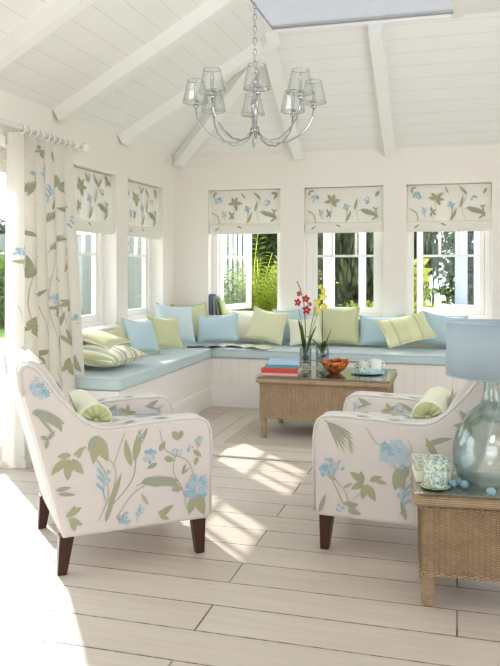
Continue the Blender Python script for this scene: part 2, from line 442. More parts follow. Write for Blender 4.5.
# ------------------------------------------------------------------ ROOM
XL, XR, YB, YF, ZE = -2.70, 3.20, 6.91, -1.6, 2.34
SL = 0.565; RX0, RX1, RY1, RY0 = -1.39, -0.014, 5.59, 2.9
ZR = ZE + SL * (RX0 - XL)
WT = 0.20
fl = MB(); fl.box(XL - WT, XR + WT, YF, YB + WT, -0.06, 0.0)
struct(fl.build('floor', M['floor']), 'pale whitewashed wide plank floor', 'floor')
SZ, HZ = 0.755, 2.005
def wall(name, segs, label, mat=None):
    m = MB()
    for s in segs: m.box(*s)
    return struct(m.build(name, mat or M['wall']), label, 'wall')
LW = [(4.79, 5.57), (5.79, 6.57)]; DY0, DY1, DZ = 1.0, 4.44, 1.99
xa, xb = XL - WT, XL
wall('wall_left', [(xa, xb, YF, DY0, 0, ZE), (xa, xb, DY0, DY1, DZ, ZE), (xa, xb, DY1, LW[0][0], 0, ZE), (xa, xb, LW[0][0], LW[0][1], 0, SZ), (xa, xb, LW[0][0], LW[0][1], HZ, ZE),
     (xa, xb, LW[0][1], LW[1][0], 0, ZE), (xa, xb, LW[1][0], LW[1][1], 0, SZ), (xa, xb, LW[1][0], LW[1][1], HZ, ZE), (xa, xb, LW[1][1], YB + WT, 0, ZE)], 'cream left wall with two narrow windows and a patio door')
BW = [(-2.36, -1.63), (-1.40, -0.655), (-0.445, 0.30), (0.52, 1.20)]
segs = []; px = XL
for a, b in BW:
    segs += [(px, a, YB, YB + WT, 0, ZE), (a, b, YB, YB + WT, 0, SZ), (a, b, YB, YB + WT, HZ, ZE)]; px = b
segs.append((px, XR + WT, YB, YB + WT, 0, ZE))
wall('wall_back', segs, 'cream back wall with a row of windows')
wall('wall_right', [(XR, XR + WT, 4.2, YB, 0, ZE), (XR, XR + WT, YF, 4.2, HZ, ZE), (XR, XR + WT, YF, 0.6, 0, ZE)], 'cream right wall outside the picture')
wall('wall_front', [(XL, XR, YF - WT, YF, 2.1, 3.15), (XL, -1.2, YF - WT, YF, 0, 2.1), (1.4, XR, YF - WT, YF, 0, 2.1), (-1.2, 1.4, YF - WT, YF, 0, .6)], 'cream wall behind the viewpoint')
# ceiling: hipped boarded slopes round a glazed lantern
def slab(name, quad, mat, label, th=0.05):
    m = MB(); n = len(quad); top = [(p[0], p[1], p[2] + th) for p in quad]
    m.add(list(quad) + top, [tuple(range(n)), tuple(range(2 * n - 1, n - 1, -1))] + [(i, (i + 1) % n, n + (i + 1) % n, n + i) for i in range(n)])
    return struct(m.build(name, mat), label, 'ceiling')
slab('ceiling_left', [(XL, YF, ZE), (XL, YB, ZE), (RX0, RY1, ZR), (RX0, YF, ZR)], M['ceil_x'], 'white boarded ceiling slope above the left wall')
slab('ceiling_back', [(XL, YB, ZE), (XR, YB, ZE), (XR - (RX0 - XL), RY1, ZR), (RX0, RY1, ZR)], M['ceil_y'], 'white boarded ceiling slope above the back wall')
RX2 = XR - (RX0 - XL)
slab('ceiling_right', [(XR, YB, ZE), (XR, YF, ZE), (RX2, YF, ZR), (RX2, RY1, ZR)], M['ceil_x'], 'white boarded ceiling slope above the right wall')
slab('ceiling_front', [(RX0, YF, ZR), (RX0, RY0, ZR), (RX1, RY0, ZR), (RX1, YF, ZR)], M['ceil_y'], 'flat white ceiling in front of the roof light')
slab('ceiling_side', [(RX1, YF, ZR), (RX1, RY1, ZR), (RX2, RY1, ZR), (RX2, YF, ZR)], M['ceil_y'], 'flat white ceiling to the right of the roof light')
# rafters
ri = 0
def rafter(p0, p1, w, d, label):
    global ri; ri += 1
    p0, p1 = Vector(p0), Vector(p1); t = (p1 - p0).normalized(); side = t.cross(Vector((0, 0, 1))).normalized(); up = side.cross(t).normalized()
    m = MB(); vs = []
    for p in (p0, p1):
        for a in (-1, 1):
            for b in (-d, 0.02): vs.append(p + side * a * w / 2 + up * b)
    m.add(vs, [(0, 1, 3, 2), (4, 6, 7, 5), (0, 4, 5, 1), (2, 3, 7, 6), (0, 2, 6, 4), (1, 5, 7, 3)])
    struct(m.build('trim_%d' % ri, M['rafter'], bevel=0.006), label, 'rafter')
for i, y in enumerate((0.54, 1.56, 2.58, 3.60, 4.62, 5.64)):
    x1 = RX0 if y < 5.6 else RX0 - 0.10
    rafter((XL + 0.0, y, ZE), (x1, y, ZE + SL * (x1 - XL)), 0.10, 0.09, 'white rafter on left ceiling slope, number %s from the hip' % ('sixth fifth fourth third second nearest'.split()[i]))
for i, x in enumerate((-1.44, -0.59, 0.62, 1.7)):
    y1 = RY1 if x > RX0 else RY1 + 0.10
    rafter((x, YB, ZE), (x, y1, ZE + SL * (YB - y1)), 0.10, 0.09, ('white rafter on back slope beside the hip', 'white rafter in the middle of the back slope', 'white rafter on the right part of the back slope', 'white rafter outside the picture on the back slope')[i])
rafter((XL + 0.02, YB - 0.02, ZE), (RX0, RY1, ZR), 0.12, 0.10, 'white hip rafter rising from the room corner')
rafter((XR - 0.02, YB - 0.02, ZE), (RX2, RY1, ZR), 0.12, 0.10, 'white hip rafter at the right corner')
# lantern
ln = thing('window_9', 'glazed roof lantern showing pale blue sky', 'roof light', (0, 0, ZR)); struct(ln)
m = MB(); k = 0.06
e = .012
for (x0, x1, y0, y1) in ((RX0 - k, RX0 + e, RY0 - k, RY1 + k), (RX1 - e, RX1 + k, RY0 - k, RY1 + k), (RX0 + e, RX1 - e, RY0 - k, RY0 + e), (RX0 + e, RX1 - e, RY1 - e, RY1 + k)): m.box(x0, x1, y0, y1, -0.012, 0.03)
m.build('curb', M['trim'], ln)
cx = (RX0 + RX1) / 2; hz = 0.40; ya, yb = RY0 + 0.65, RY1 - 0.65
m = MB(); m.box(RX0 + e, RX1 - e, RY0 + e, RY1 - e, .012, .024); m.build('pane', M['roofglass'], ln)
m = MB(); m.box(RX0 + e, RX1 - e, 4.01, 4.09, -.01, .05); m.box(RX0 + e, RX1 - e, 3.30, 3.36, .024, .05); m.build('glazing_bar', M['trim'], ln)

# windows ------------------------------------------------------------------
def sash(root, w, h, loc, rz, vbars=(0.5,), hbar=0.55, handle=None, inner_offset=0.0):
    """a hinged leaf; local x runs along its width from the hinge, y is its thickness"""
    s = MB(); st = 0.045
    s.box(0, st, -.02, .02, 0, h); s.box(w - st, w, -.02, .02, 0, h); s.box(st, w - st, -.02, .02, 0, .055); s.box(st, w - st, -.02, .02, h - .045, h)
    o = s.build('sash', M['trim'], root, loc, (0, 0, rz), bevel=.004)
    g = MB(); g.box(st, w - st, -.003, .003, .055, h - .045); g.build('pane', M['pane'], o)
    b = MB(); b.box(st, w - st, -.014, .014, hbar - .011, hbar + .011)
    for f in vbars: b.box(w * f - .010, w * f + .010, -.014, .014, hbar + .011, h - .045)
    b.build('glazing_bar', M['trim'], o)
    if handle is not None:
        q = MB(); q.box(handle - .012, handle + .012, -.04, -.02, hbar - .10, hbar - .01); q.box(handle - .009, handle + .009, -.062, -.04, hbar - .13, hbar - .02)
        q.build('handle', M['chrome'], o, bevel=.003)
    return o
def wframe(root, w, h, fw=0.055):
    m = MB(); m.box(0, fw, -.04, .04, 0, h); m.box(w - fw, w, -.04, .04, 0, h); m.box(fw, w - fw, -.04, .04, 0, fw); m.box(fw, w - fw, -.04, .04, h - fw, h)
    m.build('window_frame', M['trim'], root, bevel=.004)
    s = MB(); s.box(-0.0, w, -.21, -.04, -.0, .022); s.build('window_sill', M['trim'], root, bevel=.004)
def win(n, w, loc, rz, label):
    r = thing('window_%d' % n, label, 'window', loc, rz); struct(r); wframe(r, w, HZ - SZ); return r
H_ = HZ - SZ; fw = .055
hb = 1.355 - SZ - fw
for i, (a, b) in enumerate(BW):
    w = b - a
    r = win(i + 1, w, (a, YB + WT - 0.045, SZ), 0, ('white casement window at the room corner, sash swung open', 'white casement window in the middle of the back wall', 'white casement window on the right, sash ajar', 'white window outside the picture')[i])
    sw = w - 2 * fw
    if i == 0: sash(r, sw, H_ - 2 * fw, (fw, .03, fw), R_(76), (0.36, 0.66), hb, None)
    elif i == 2: sash(r, sw, H_ - 2 * fw, (w - fw, .03, fw), R_(180 - 16), (0.36, 0.66), hb, sw - 0.022)
    else: sash(r, sw, H_ - 2 * fw, (fw, 0, fw), 0, (0.30, 0.66), hb, None)
for i, (a, b) in enumerate(LW):
    w = b - a
    # local x along +Y of the room, outside is -X
    r = win(i + 5, w, (XL - WT + 0.045, a, SZ), R_(90), ('white casement window in left wall beside the curtain', 'white casement window in left wall near the corner')[i])
    sash(r, w - 2 * fw, H_ - 2 * fw, (fw, 0, fw), 0, (0.35, 0.68), hb, None)
# patio door
dr = thing('door_1', 'white framed glazed patio door behind the curtain', 'door', (XL - 0.10, DY0, 0)); struct(dr)
m = MB(); L = DY1 - DY0
m.box(-.06, .06, 0, .07, 0, DZ); m.box(-.06, .06, L - .07, L, 0, DZ); m.box(-.06, .06, .07, L - .07, DZ - .07, DZ); m.box(-.06, .06, .07, L - .07, 0.0, .02)
m.build('door_frame', M['trim'], dr, bevel=.004)
for k in range(2):
    y0 = .07 + k * (L - .14) / 2; y1 = y0 + (L - .14) / 2
    m = MB(); m.box(-.025, .025, y0, y0 + .07, .02, DZ - .07); m.box(-.025, .025, y1 - .07, y1, .02, DZ - .07); m.box(-.025, .025, y0 + .07, y1 - .07, .02, .12); m.box(-.025, .025, y0 + .07, y1 - .07, DZ - .14, DZ - .07)
    lf = m.build('door_leaf', M['trim'], dr, bevel=.004)
    m = MB(); m.box(-.003, .003, y0 + .07, y1 - .07, .12, DZ - .14); m.build('pane', M['pane'], lf)
# architrave round door head (light timber line under the rod)
m = MB(); m.box(XL, XL + .018, DY0 - .08, DY1 + .06, DZ, DZ + .07); struct(m.build('trim_20', M['trim'], bevel=.004), 'white architrave over the patio door', 'trim')

# ------------------------------------------------------------------ window seat
BXF, BYF, BE = -2.14, 6.34, 4.45     # front faces and the near end
bs = thing('window_seat', 'white tongue and groove built-in corner bench under the windows', 'bench', (XL, YB, 0))
def rel(o): o.location = Vector(o.location) - Vector((XL, YB, 0)); return o
m = MB(); m.box(XL, BXF, BE, BYF - .0, 0, .43); rel(m.build('side_panel', M['panel_y'], bs))
m = MB(); m.box(XL, XR, BYF, YB, 0, .43); rel(m.build('front_panel', M['panel_x'], bs))
m = MB(); m.box(BXF, BXF + .016, BE - .016, BYF - .016, 0, .165); m.box(BXF, XR, BYF - .016, BYF, 0, .165); m.box(XL, BXF, BE - .016, BE, 0, .165)
m.box(BXF, BXF + .008, BE, BYF - .016, .165, .178); m.box(BXF, XR, BYF - .008, BYF, .165, .178)
rel(m.build('plinth', M['trim'], bs, bevel=.003))
def slabcushion(name, x0, x1, y0, y1, label):
    m = MB(); m.box(x0, x1, y0, y1, .432, .522)
    o = m.build(name, M['blueseat'], bevel=.022, seg=4); tag(o, label, 'seat cushion', 'long seat pads of the corner bench')
    p = MB()
    for z in (.446, .508): p.tube([(x0 + .008, y0 - .001, z), (x1 - .012, y0 - .001, z), (x1 + .001, y0 + .012, z), (x1 + .001, y1 - .01, z)], .004, 6)
    p.build('piping', M['blue'], o)
    for pl in o.data.polygons: pl.use_smooth = True
    return o
slabcushion('seat_pad', XL + .01, BXF + .02, BE - .01, BYF - .022, 'long pale blue seat pad along the left wall')
slabcushion('seat_pad', XL + .01, XR - .02, BYF - .02, YB - .01, 'long pale blue seat pad along the back wall')

# ------------------------------------------------------------------ cushions
def pillow(label, mat, w, h, t, loc, rot, pip=None, seed=0, mat2=None):
    rr = random.Random(seed); ph = [rr.uniform(0, 6) for _ in range(4)]
    N = 20; m = MB()
    def P(u, v, sgn):
        u = u * 2 - 1; v = v * 2 - 1
        x = w / 2 * u * (1 - .085 * (1 - v * v)); z = h / 2 * v * (1 - .085 * (1 - u * u))
        e = max(0, (1 - u * u) * (1 - v * v)); th = t / 2 * e ** .42
        th *= 1 + .09 * math.sin(3.1 * u + ph[0]) * math.sin(2.7 * v + ph[1])
        sag = -.015 * (1 - u * u) * (1 if v > 0 else 0) * v
        return (x, sgn * th + .008 * math.sin(2 * u + ph[2]) * (1 - v * v), z + h / 2 + sag)
    m.grid(lambda a, b: P(a, b, -1), N, N, 0); m.grid(lambda a, b: P(a, b, 1), N, N, 1 if mat2 else 0)
    o = m.build('cushion', [mat] + ([mat2] if mat2 else []), None, loc, rot)
    tag(o, label, 'cushion', 'scatter cushions on the window seat')
    p = MB(); ring = [(i / N, 0) for i in range(N)] + [(1, i / N) for i in range(N)] + [(1 - i / N, 1) for i in range(N)] + [(0, 1 - i / N) for i in range(N)]
    p.tube([P(a, b, 0) for a, b in ring], .005, 6, closed=True); p.build('piping', pip or mat, o)
    return o
S = .522
def rx(tilt, yaw, roll=0.0): return Euler((R_(tilt), R_(roll), R_(yaw)), 'XYZ')
# yaw 90: face turned to +X (left wall cushions lean back to -X);  yaw 0: face -Y
def lean(label, mat, w, h, t, c, tilt, yaw, roll=0, pip=None, seed=0, mat2=None, z=S):
    """c is the point the bottom edge rests on"""
    m = Matrix.Rotation(R_(yaw), 4, 'Z') @ Matrix.Rotation(R_(-tilt), 4, 'X') @ Matrix.Rotation(R_(roll), 4, 'Y')
    lift = abs(math.sin(R_(roll))) * w / 2 + t * .1 + .005
    return pillow(label, mat, w, h, t, (c[0], c[1], z + lift), m.to_euler(), pip, seed, mat2)
lean('green and cream striped flat cushion at the near end of the seat', M['stripe'], .56, .44, .15, (-2.22, 4.82), 83, 88, 0, M['olive'], 1, z=S + .055)
lean('plain green flat cushion lying on the striped one by the wall', M['green'], .48, .36, .09, (-2.36, 4.93), 76, 92, 0, M['cream'], 2, z=S + .15)
lean('small green cushion propped behind the flat pair at the window', M['green'], .32, .25, .09, (-2.57, 5.33), 20, 80, 0, M['cream'], 3)
lean('blue cushion with green back beside the small window pier', M['blue'], .32, .30, .11, (-2.46, 5.60), 24, 66, 4, M['olive'], 4)
lean('green cushion leaning in front of a blue one on the left seat', M['green'], .32, .30, .11, (-2.36, 5.86), 26, 60, 7, None, 5)
lean('large icy blue cushion standing near the seat corner', M['blue2'], .39, .37, .12, (-2.42, 6.24), 22, 58, 8, None, 6)
lean('green cushion tucked into the corner of the window seat', M['green'], .34, .36, .11, (-2.47, 6.70), 14, 20, -3, M['olive'], 7)
lean('wide sky blue cushion lying forward of the corner', M['blue'], .39, .26, .11, (-2.15, 6.58), 22, 6, -5, None, 8)
lean('cream cushion behind the magazines against the back wall', M['cream'], .34, .28, .10, (-1.92, 6.76), 14, 0, 2, None, 9)
lean('pale lime cushion tilted beside the cream cushion', M['green2'], .37, .31, .11, (-1.72, 6.60), 20, -6, 9, None, 10)
lean('blue cushion standing behind the orchid vases, left side', M['blue'], .33, .32, .10, (-1.50, 6.76), 12, 4, -3, None, 11)
lean('small ivory cushion directly behind the red orchid', M['ivory'], .30, .25, .09, (-1.31, 6.58), 20, 4, -8, None, 12)
lean('big green cushion standing behind the yellow orchid', M['green'], .43, .345, .12, (-1.07, 6.75), 12, 0, -1, None, 13)
lean('wide blue cushion between two green ones on back seat', M['blue'], .42, .275, .12, (-.65, 6.74), 14, -4, -2, None, 14)
lean('leaf print green cushion tilted on its corner near the lamp', M['leafcush'], .44, .32, .11, (-.36, 6.50), 46, 10, -17, M['green2'], 15)
lean('blue cushion half hidden behind the lampshade', M['blue'], .38, .29, .11, (-.12, 6.76), 14, 0, 5, None, 16)

# ------------------------------------------------------------------ roman blinds
def blind_motif(seed, w, h):
    q = Motif(seed); X = lambda a: a * w; Z = lambda b: h * (1 - b)
    q.hydrangea(X(.12), Z(.26), .036, 20); q.hydrangea(X(.80), Z(.36), .030, 12)
    q.cluster(X(.35), Z(.36), .085, 60, 5); q.tuft(X(.50), Z(.22), .10, 90, 4); q.tuft(X(.72), Z(.28), .14, 90, 4)
    q.cluster(X(.95), Z(.10), .07, 200, 4); q.leaf(X(.63), Z(.62), 70, .12, .010, 0, .2); q.frond(X(.68), Z(.64), 6, .18, -.7, 1, 1)
    q.stem([(X(.52), Z(.95)), (X(.54), Z(.75)), (X(.53), Z(.55))], .003, 1); q.flower(X(.53), Z(.54), .04, 4, 2); q.leaf(X(.53), Z(.95), 62, .12, .011, 0, .2)
    q.stem([(X(.13), Z(.98)), (X(.11), Z(.75)), (X(.03), Z(.62))], .004, 0); q.sprig(X(.22), Z(.88), .09, 100); q.cluster(X(.30), Z(.72), .05, 0, 4, 1)
    q.cluster(X(.05), Z(.06), .05, 270, 3); q.cluster(X(.90), Z(.62), .04, 30, 3); q.leaf(X(.85), Z(.92), 30, .08, .008, 0, .3)
    q.stem([(X(.30), Z(.98)), (X(.34), Z(.6)), (X(.33), Z(.36))], .0016, 4); q.stem([(X(.72), Z(.3)), (X(.66), Z(.6)), (X(.70), Z(.98))], .0016, 4)
    return q
def make_blind(w, loc, rz, label, seed, zb=1.575):
    r = thing('roman_blind', label, 'blind', loc, rz, 'floral roman blinds in the windows')   # origin: top left, hangs down, room side is -y
    top = HZ - .012; hh = top - zb; z1 = -hh + .085
    m = MB()
    f = lambda u, v: (u * w, -.0 - .006 * math.sin(PI * v), -hh * 0.0 + z1 * (1 - v))
    m.grid(f, 8, 8)
    hp = -z1
    q = blind_motif(seed, w, hp)
    print_on(m, q, lambda x, z, e: (x, -.009 - e - .006 * math.sin(PI * z / hp), z1 + z), 1, lambda x, z: .003 < x < w - .003 and .003 < z < hp - .003)
    m.build('blind_panel', [M['blind']] + PRINT, r, fix=False)
    m = MB()
    def fold(u, v):
        a = v * 2 * PI
        return (u * w, -.022 - .020 * math.cos(a) - .004 * math.sin(PI * u), z1 - .036 + .050 * math.sin(a) - .004 * math.sin(PI * u) - .0)
    m.grid(fold, 10, 18)
    q = Motif(seed + 50)
    for k in range(7): q.leaf(w * (.08 + .13 * k), .02 + .02 * (k % 2), 30 + 40 * k, .06, .008, (0, 1, 3, 0, 2, 1, 0)[k], .3)
    print_on(m, q, lambda x, z, e: (x, -.0475 - e, z1 - .075 + z * 1.0), 1, lambda x, z: .003 < x < w - .003 and 0.012 < z < .072)
    m.build('hem_fold', [M['blind']] + PRINT, r, fix=False)
    m = MB(); m.tube([(0, -.020, z1 + .006), (w, -.020, z1 + .006)], .006, 6); m.build('fold_seam', M['blind'], r)
    m = MB(); m.box(0, w, -.0, .03, -.03, .005); m.build('headrail', M['trim'], r)
    return r
for i, (a, b) in enumerate(BW[:3]):
    make_blind(b - a - .012, (a + .006, YB + .06, HZ - .012), 0, ('floral roman blind in the back window nearest the corner', 'floral roman blind over the middle back window, behind the orchids', 'floral roman blind over the right back window above the lamp')[i], 11 + i)
for i, (a, b) in enumerate(LW):
    make_blind(b - a - .012, (XL - .06, a + .006, HZ - .012), R_(90), ('floral roman blind in the left wall beside the curtain', 'floral roman blind in the left wall close to the corner')[i], 21 + i, 1.52)

# ------------------------------------------------------------------ curtain and rod
ROD_X, ROD_Z = -2.60, 2.115
rod = thing('curtain_rod', 'white curtain pole with rings and ball finial over the patio door', 'curtain rod', (XL, 3.0, ROD_Z))
rl = lambda p: (p[0] - XL, p[1] - 3.0, p[2] - ROD_Z)
m = MB(); m.tube([rl((ROD_X, 0.8, ROD_Z)), rl((ROD_X, 4.80, ROD_Z))], .017, 12); m.build('pole', M['trim'], rod)
m = MB(); m.lathe([(0, 0), (.018, .002), (.020, .014), (.013, .020), (.030, .034), (.036, .05), (.030, .068), (.016, .08), (0, .082)], 16)
m.build('finial', M['trim'], rod, rl((ROD_X, 4.79, ROD_Z)), (R_(-90), 0, 0))
m = MB(); m.box(XL, ROD_X + .005, 4.70, 4.72, ROD_Z - .02, ROD_Z + .02); m.tube([(ROD_X, 4.69, ROD_Z), (ROD_X, 4.73, ROD_Z)], .024, 12); m.build('bracket', M['trim'], rod, rl((0, 0, 0)), bevel=.002)
for k in range(9):
    y = 4.04 + .07 * k; m = MB()
    m.tube([(.027 * math.cos(a), 0, .027 * math.sin(a)) for a in [2 * PI * i / 16 for i in range(16)]], .005, 6, closed=True)
    m.build('ring', M['trim'], rod, rl((ROD_X, y, ROD_Z - .009)), (0, 0, R_(random.uniform(-14, 14))))
CL = 2.075; NF = 5.4
def cpt(u, z, off=0.0):
    def base(uu):
        t = z / CL; ft = t ** .7
        y = (3.97 + .44 * uu) * (1 - ft) + (3.99 + .63 * uu) * ft
        x = (-2.645 + .30 * uu) * (1 - ft) + (-2.64 + .03 * uu) * ft
        amp = .055 * (1 - .30 * t) * min(1, .7 + 2 * uu) * (1 + .35 * math.sin(5 * uu + 1))
        ph = uu * NF * 2 * PI - 1.57 + .5 * math.sin(2.2 * z + 4 * uu) * (1 - t)
        return Vector((x + amp * math.sin(ph), y + .018 * math.cos(ph), z + .012))
    p = base(u)
    if off:
        d = base(min(1, u + .004)) - base(max(0, u - .004)); n = Vector((d.y, -d.x, 0)).normalized(); p = p + n * off
    return p
m = MB(); m.grid(lambda u, v: cpt(u, v * CL), 120, 26)
SW = .80; q = Motif(5); rr = random.Random(12)
kk = 0
for row in range(13):
    for colm in range(4):
        x = (colm + .5 + (.5 if row % 2 else 0) + rr.uniform(-.2, .2)) * SW / 4; z = .06 + row * .158 + rr.uniform(-.03, .03)
        c = (kk * 5 + row) % 8; kk += 1
        if c == 0: q.hydrangea(x, z, .045, 22); q.cluster(x, z - .05, .06, 270, 3)
        elif c == 1: q.cluster(x, z, .085, 60, 4)
        elif c == 2: q.frond(x, z, 60, .20, -.9, 1)
        elif c == 3: q.tuft(x, z, .15, 95, 4)
        elif c == 4: q.sprig(x, z, .10, 80); q.leaf(x + .02, z - .05, 70, .1, .01)
        elif c == 5: q.cluster(x, z, .07, 200, 5)
        elif c == 6: q.leaf(x, z, 75, .17, .012, 0, .5); q.leaf(x + .02, z, 110, .12, .010, 1, -.5)
        else: q.hydrangea(x, z, .035, 12); q.leaf(x, z - .04, 250, .1, .011, 0)
for k in range(5):
    x0 = SW * (k + .5) / 5.6; q.stem([(x0, .05), (x0 + .06, .5), (x0 - .03, 1.0), (x0 + .05, 1.5), (x0, 2.0)][:3 + k % 2], .0012, 4)
print_on(m, q, lambda x, z, e: cpt(x / SW, z, .003 + e), 1, lambda x, z: 0.01 < x < SW - .01 and .02 < z < CL - .02)
cur = m.build('curtain', [M['curtain']] + PRINT, fix=False)
tag(cur, 'full length floral curtain gathered at the patio door', 'curtain')
m = MB(); m.grid(lambda u, v: cpt(u, CL - .075 + .075 * v, .006), 120, 2); m.build('heading', M['curtain'], cur)

# ------------------------------------------------------------------ armchairs
ARM = [(-.30, .155), (.315, .155), (.331, .175), (.336, .50), (.330, .545), (.318, .575), (.295, .592), (.26, .598), (.19, .598), (.06, .595), (-.07, .586), (-.14, .588), (-.19, .604), (-.235, .638),
       (-.28, .685), (-.325, .735), (-.36, .785), (-.39, .828), (-.415, .852), (-.44, .862), (-.462, .855), (-.470, .835), (-.455, .74), (-.39, .50)]
def arm_inside(x, z):
    c = False; n = len(ARM); j = n - 1
    for i in range(n):
        a, b = ARM[i], ARM[j]
        if (a[1] > z) != (b[1] > z) and x < (b[0] - a[0]) * (z - a[1]) / (b[1] - a[1]) + a[0]: c = not c
        j = i
    return c
def safe(x, z): return all(arm_inside(x + dx, z + dz) for dx, dz in ((.013, 0), (-.013, 0), (0, .013), (0, -.013)))
def motif_one():
    q = Motif(31)
    q.hydrangea(-.385, .775, .042, 34); q.frond(-.452, .672, 8, .155, -1.0, 1, 1); q.leaf(-.40, .66, -48, .11, .006, 1, -.2); q.leaf(-.41, .67, -30, .11, .005, 1, -.2)
    q.leaf(-.285, .475, 215, .085, .016, 0, .3); q.leaf(-.275, .475, 262, .085, .018, 0, .1); q.leaf(-.265, .475, 300, .08, .016, 0, .2); q.leaf(-.27, .49, 180, .055, .012, 1); q.leaf(-.26, .49, 25, .06, .008, 0, .3); q.leaf(-.24, .475, 80, .045, .010, 0)
    q.leaf(-.165, .555, 262, .11, .022, 0); q.leaf(-.165, .56, 290, .12, .024, 0, .1); q.leaf(-.165, .56, 240, .07, .018, 1)
    q.stem([(-.17, .47), (-.13, .40), (-.12, .30), (-.16, .21)], .0022); q.sprig(-.13, .29, .12, 95); q.leaf(-.12, .26, 62, .15, .011, 0, .25); q.leaf(-.13, .20, 75, .11, .010, 1, -.3)
    q.stem([(-.12, .25), (-.02, .36), (.0, .47), (.02, .57)], .0022, 1); q.leaf(-.01, .44, 75, .13, .016, 0, .25); q.leaf(-.02, .42, 110, .12, .013, 0, -.3); q.leaf(.0, .5, 50, .09, .010, 1, .3)
    q.frond(.0, .335, 22, .17, -.8, 1, 1); q.stem([(-.08, .22), (-.02, .30), (.04, .335)], .002)
    q.hydrangea(.06, .455, .030, 20); q.hydrangea(.175, .46, .022, 12); q.leaf(.10, .47, 60, .05, .012, 1); q.leaf(.12, .44, 340, .05, .012, 0); q.leaf(.09, .42, 200, .05, .010, 1); q.hydrangea(.235, .465, .016, 8); q.leaf(.25, .46, 320, .05, .010, 0); q.leaf(.27, .43, 250, .04, .010, 0)
    q.stem([(.10, .56), (.13, .47), (.22, .42), (.25, .36), (.265, .31)], .002); q.hydrangea(.268, .30, .052, 46); q.leaf(.26, .27, 250, .09, .020, 0); q.leaf(.27, .27, 285, .10, .022, 0, .1); q.leaf(.20, .30, 180, .05, .010, 0)
    q.hydrangea(-.05, .205, .026, 18); q.sprig(.0, .185, .06, 70); q.leaf(.10, .205, 20, .07, .012, 1, .3); q.leaf(.10, .20, 330, .05, .010, 0); q.leaf(.14, .205, 170, .05, .010, 0)
    q.leaf(-.29, .245, 25, .07, .014, 0); q.leaf(-.28, .235, 330, .065, .013, 1); q.leaf(-.275, .24, 65, .05, .010, 0); q.leaf(-.265, .225, 285, .045, .012, 0); q.leaf(-.33, .355, 5, .06, .009, 1); q.leaf(-.32, .34, 350, .07, .008, 1); q.hydrangea(.02, .54, .018, 8)
    q.stem([(.22, .21), (.20, .30), (.16, .38), (.175, .45)], .0018); q.stem([(-.14, .25), (-.10, .33), (-.09, .42), (-.155, .50)], .0018); q.stem([(-.05, .56), (-.08, .48), (-.10, .42)], .0016); q.tuft(-.06, .19, .05, 110, 3, 4); q.tuft(.20, .36, .05, 60, 3, 4); q.cluster(-.36, .56, .045, 150, 3, 1); q.leaf(.29, .52, 250, .06, .008, 4); q.leaf(.05, .25, 120, .06, .007, 4); q.flower(.275, .50, .022, 5, 4)
    q.leaf(.16, .55, 300, .05, .013, 0); q.leaf(.2, .55, 250, .04, .01, 1); q.stem([(-.42, .6), (-.36, .55), (-.3, .49)], .002)
    return q
def motif_two():
    q = Motif(47)
    q.frond(.285, .575, -30 + 180 + 30, .01, 0, 1)
    q.frond(.29, .575, 212, .0, 0, 1)
    q.hydrangea(.27, .372, .040, 32); q.hydrangea(.22, .385, .022, 12); q.stem([(.27, .36), (.24, .30), (.20, .22)], .0022); q.hydrangea(.215, .20, .018, 10); q.leaf(.20, .22, 20 + 150, .05, .009, 1); q.leaf(.18, .195, 190, .06, .012, 1); q.leaf(.18, .21, 160, .05, .01, 0)
    for k in range(7): q.leaf(.275, .572, 198 + k * 7, .13 + .012 * (k % 3), .0048, 1, .22)
    q.leaf(.11, .325, 30, .07, .016, 0); q.leaf(.11, .32, 330, .065, .014, 0); q.leaf(.115, .32, 80, .05, .012, 1); q.leaf(.10, .315, 240, .08, .018, 0); q.leaf(.10, .315, 285, .07, .016, 0); q.leaf(.085, .33, 150, .06, .012, 0, .3); q.leaf(.06, .335, 190, .05, .010, 0)
    q.stem([(.17, .18), (.19, .27), (.24, .33), (.23, .38)], .0018); q.stem([(-.08, .52), (-.10, .44), (-.06, .38)], .0018); q.leaf(.20, .29, 150, .05, .007, 4); q.leaf(.23, .32, 20, .045, .007, 4); q.leaf(.16, .44, 70, .08, .007, 4, .3); q.stem([(.16, .24), (.12, .28), (.10, .31)], .0016)
    q.hydrangea(-.02, .455, .058, 50); q.stem([(.10, .56), (.06, .50), (-.01, .45)], .002); q.stem([(.03, .59), (.0, .53), (-.02, .46)], .002)
    q.leaf(-.03, .40, 250, .10, .022, 0, .1); q.leaf(-.045, .40, 285, .10, .022, 0, -.1); q.leaf(-.08, .41, 300, .08, .018, 1)
    q.stem([(-.04, .34), (-.03, .28), (-.07, .20), (-.08, .16)], .0022, 1); q.sprig(-.045, .20, .12, 100); q.leaf(-.07, .18, 75, .09, .01, 0)
    q.leaf(.325, .22, 300 + 180, .06, .010, 0); q.leaf(.31, .17, 110, .09, .010, 1); q.leaf(-.15, .50, 150, .12, .012, 1, .4); q.leaf(-.20, .45, 60, .1, .014, 0); q.leaf(-.17, .33, 200, .1, .018, 0); q.hydrangea(-.25, .30, .045, 30); q.cluster(-.22, .22, .07, 20, 4); q.cluster(-.33, .60, .07, 20, 4)
    return q
def inner_motif(seed):
    q = Motif(seed); q.hydrangea(.05, .545, .025, 16); q.cluster(.10, .53, .05, 30, 4); q.leaf(-.02, .53, 30, .08, .009, 0); q.leaf(.20, .55, 20, .07, .012, 1, .4); q.leaf(.19, .56, 340, .08, .006, 1); q.cluster(-.08, .55, .045, 100, 3); q.hydrangea(.27, .54, .02, 10)
    return q
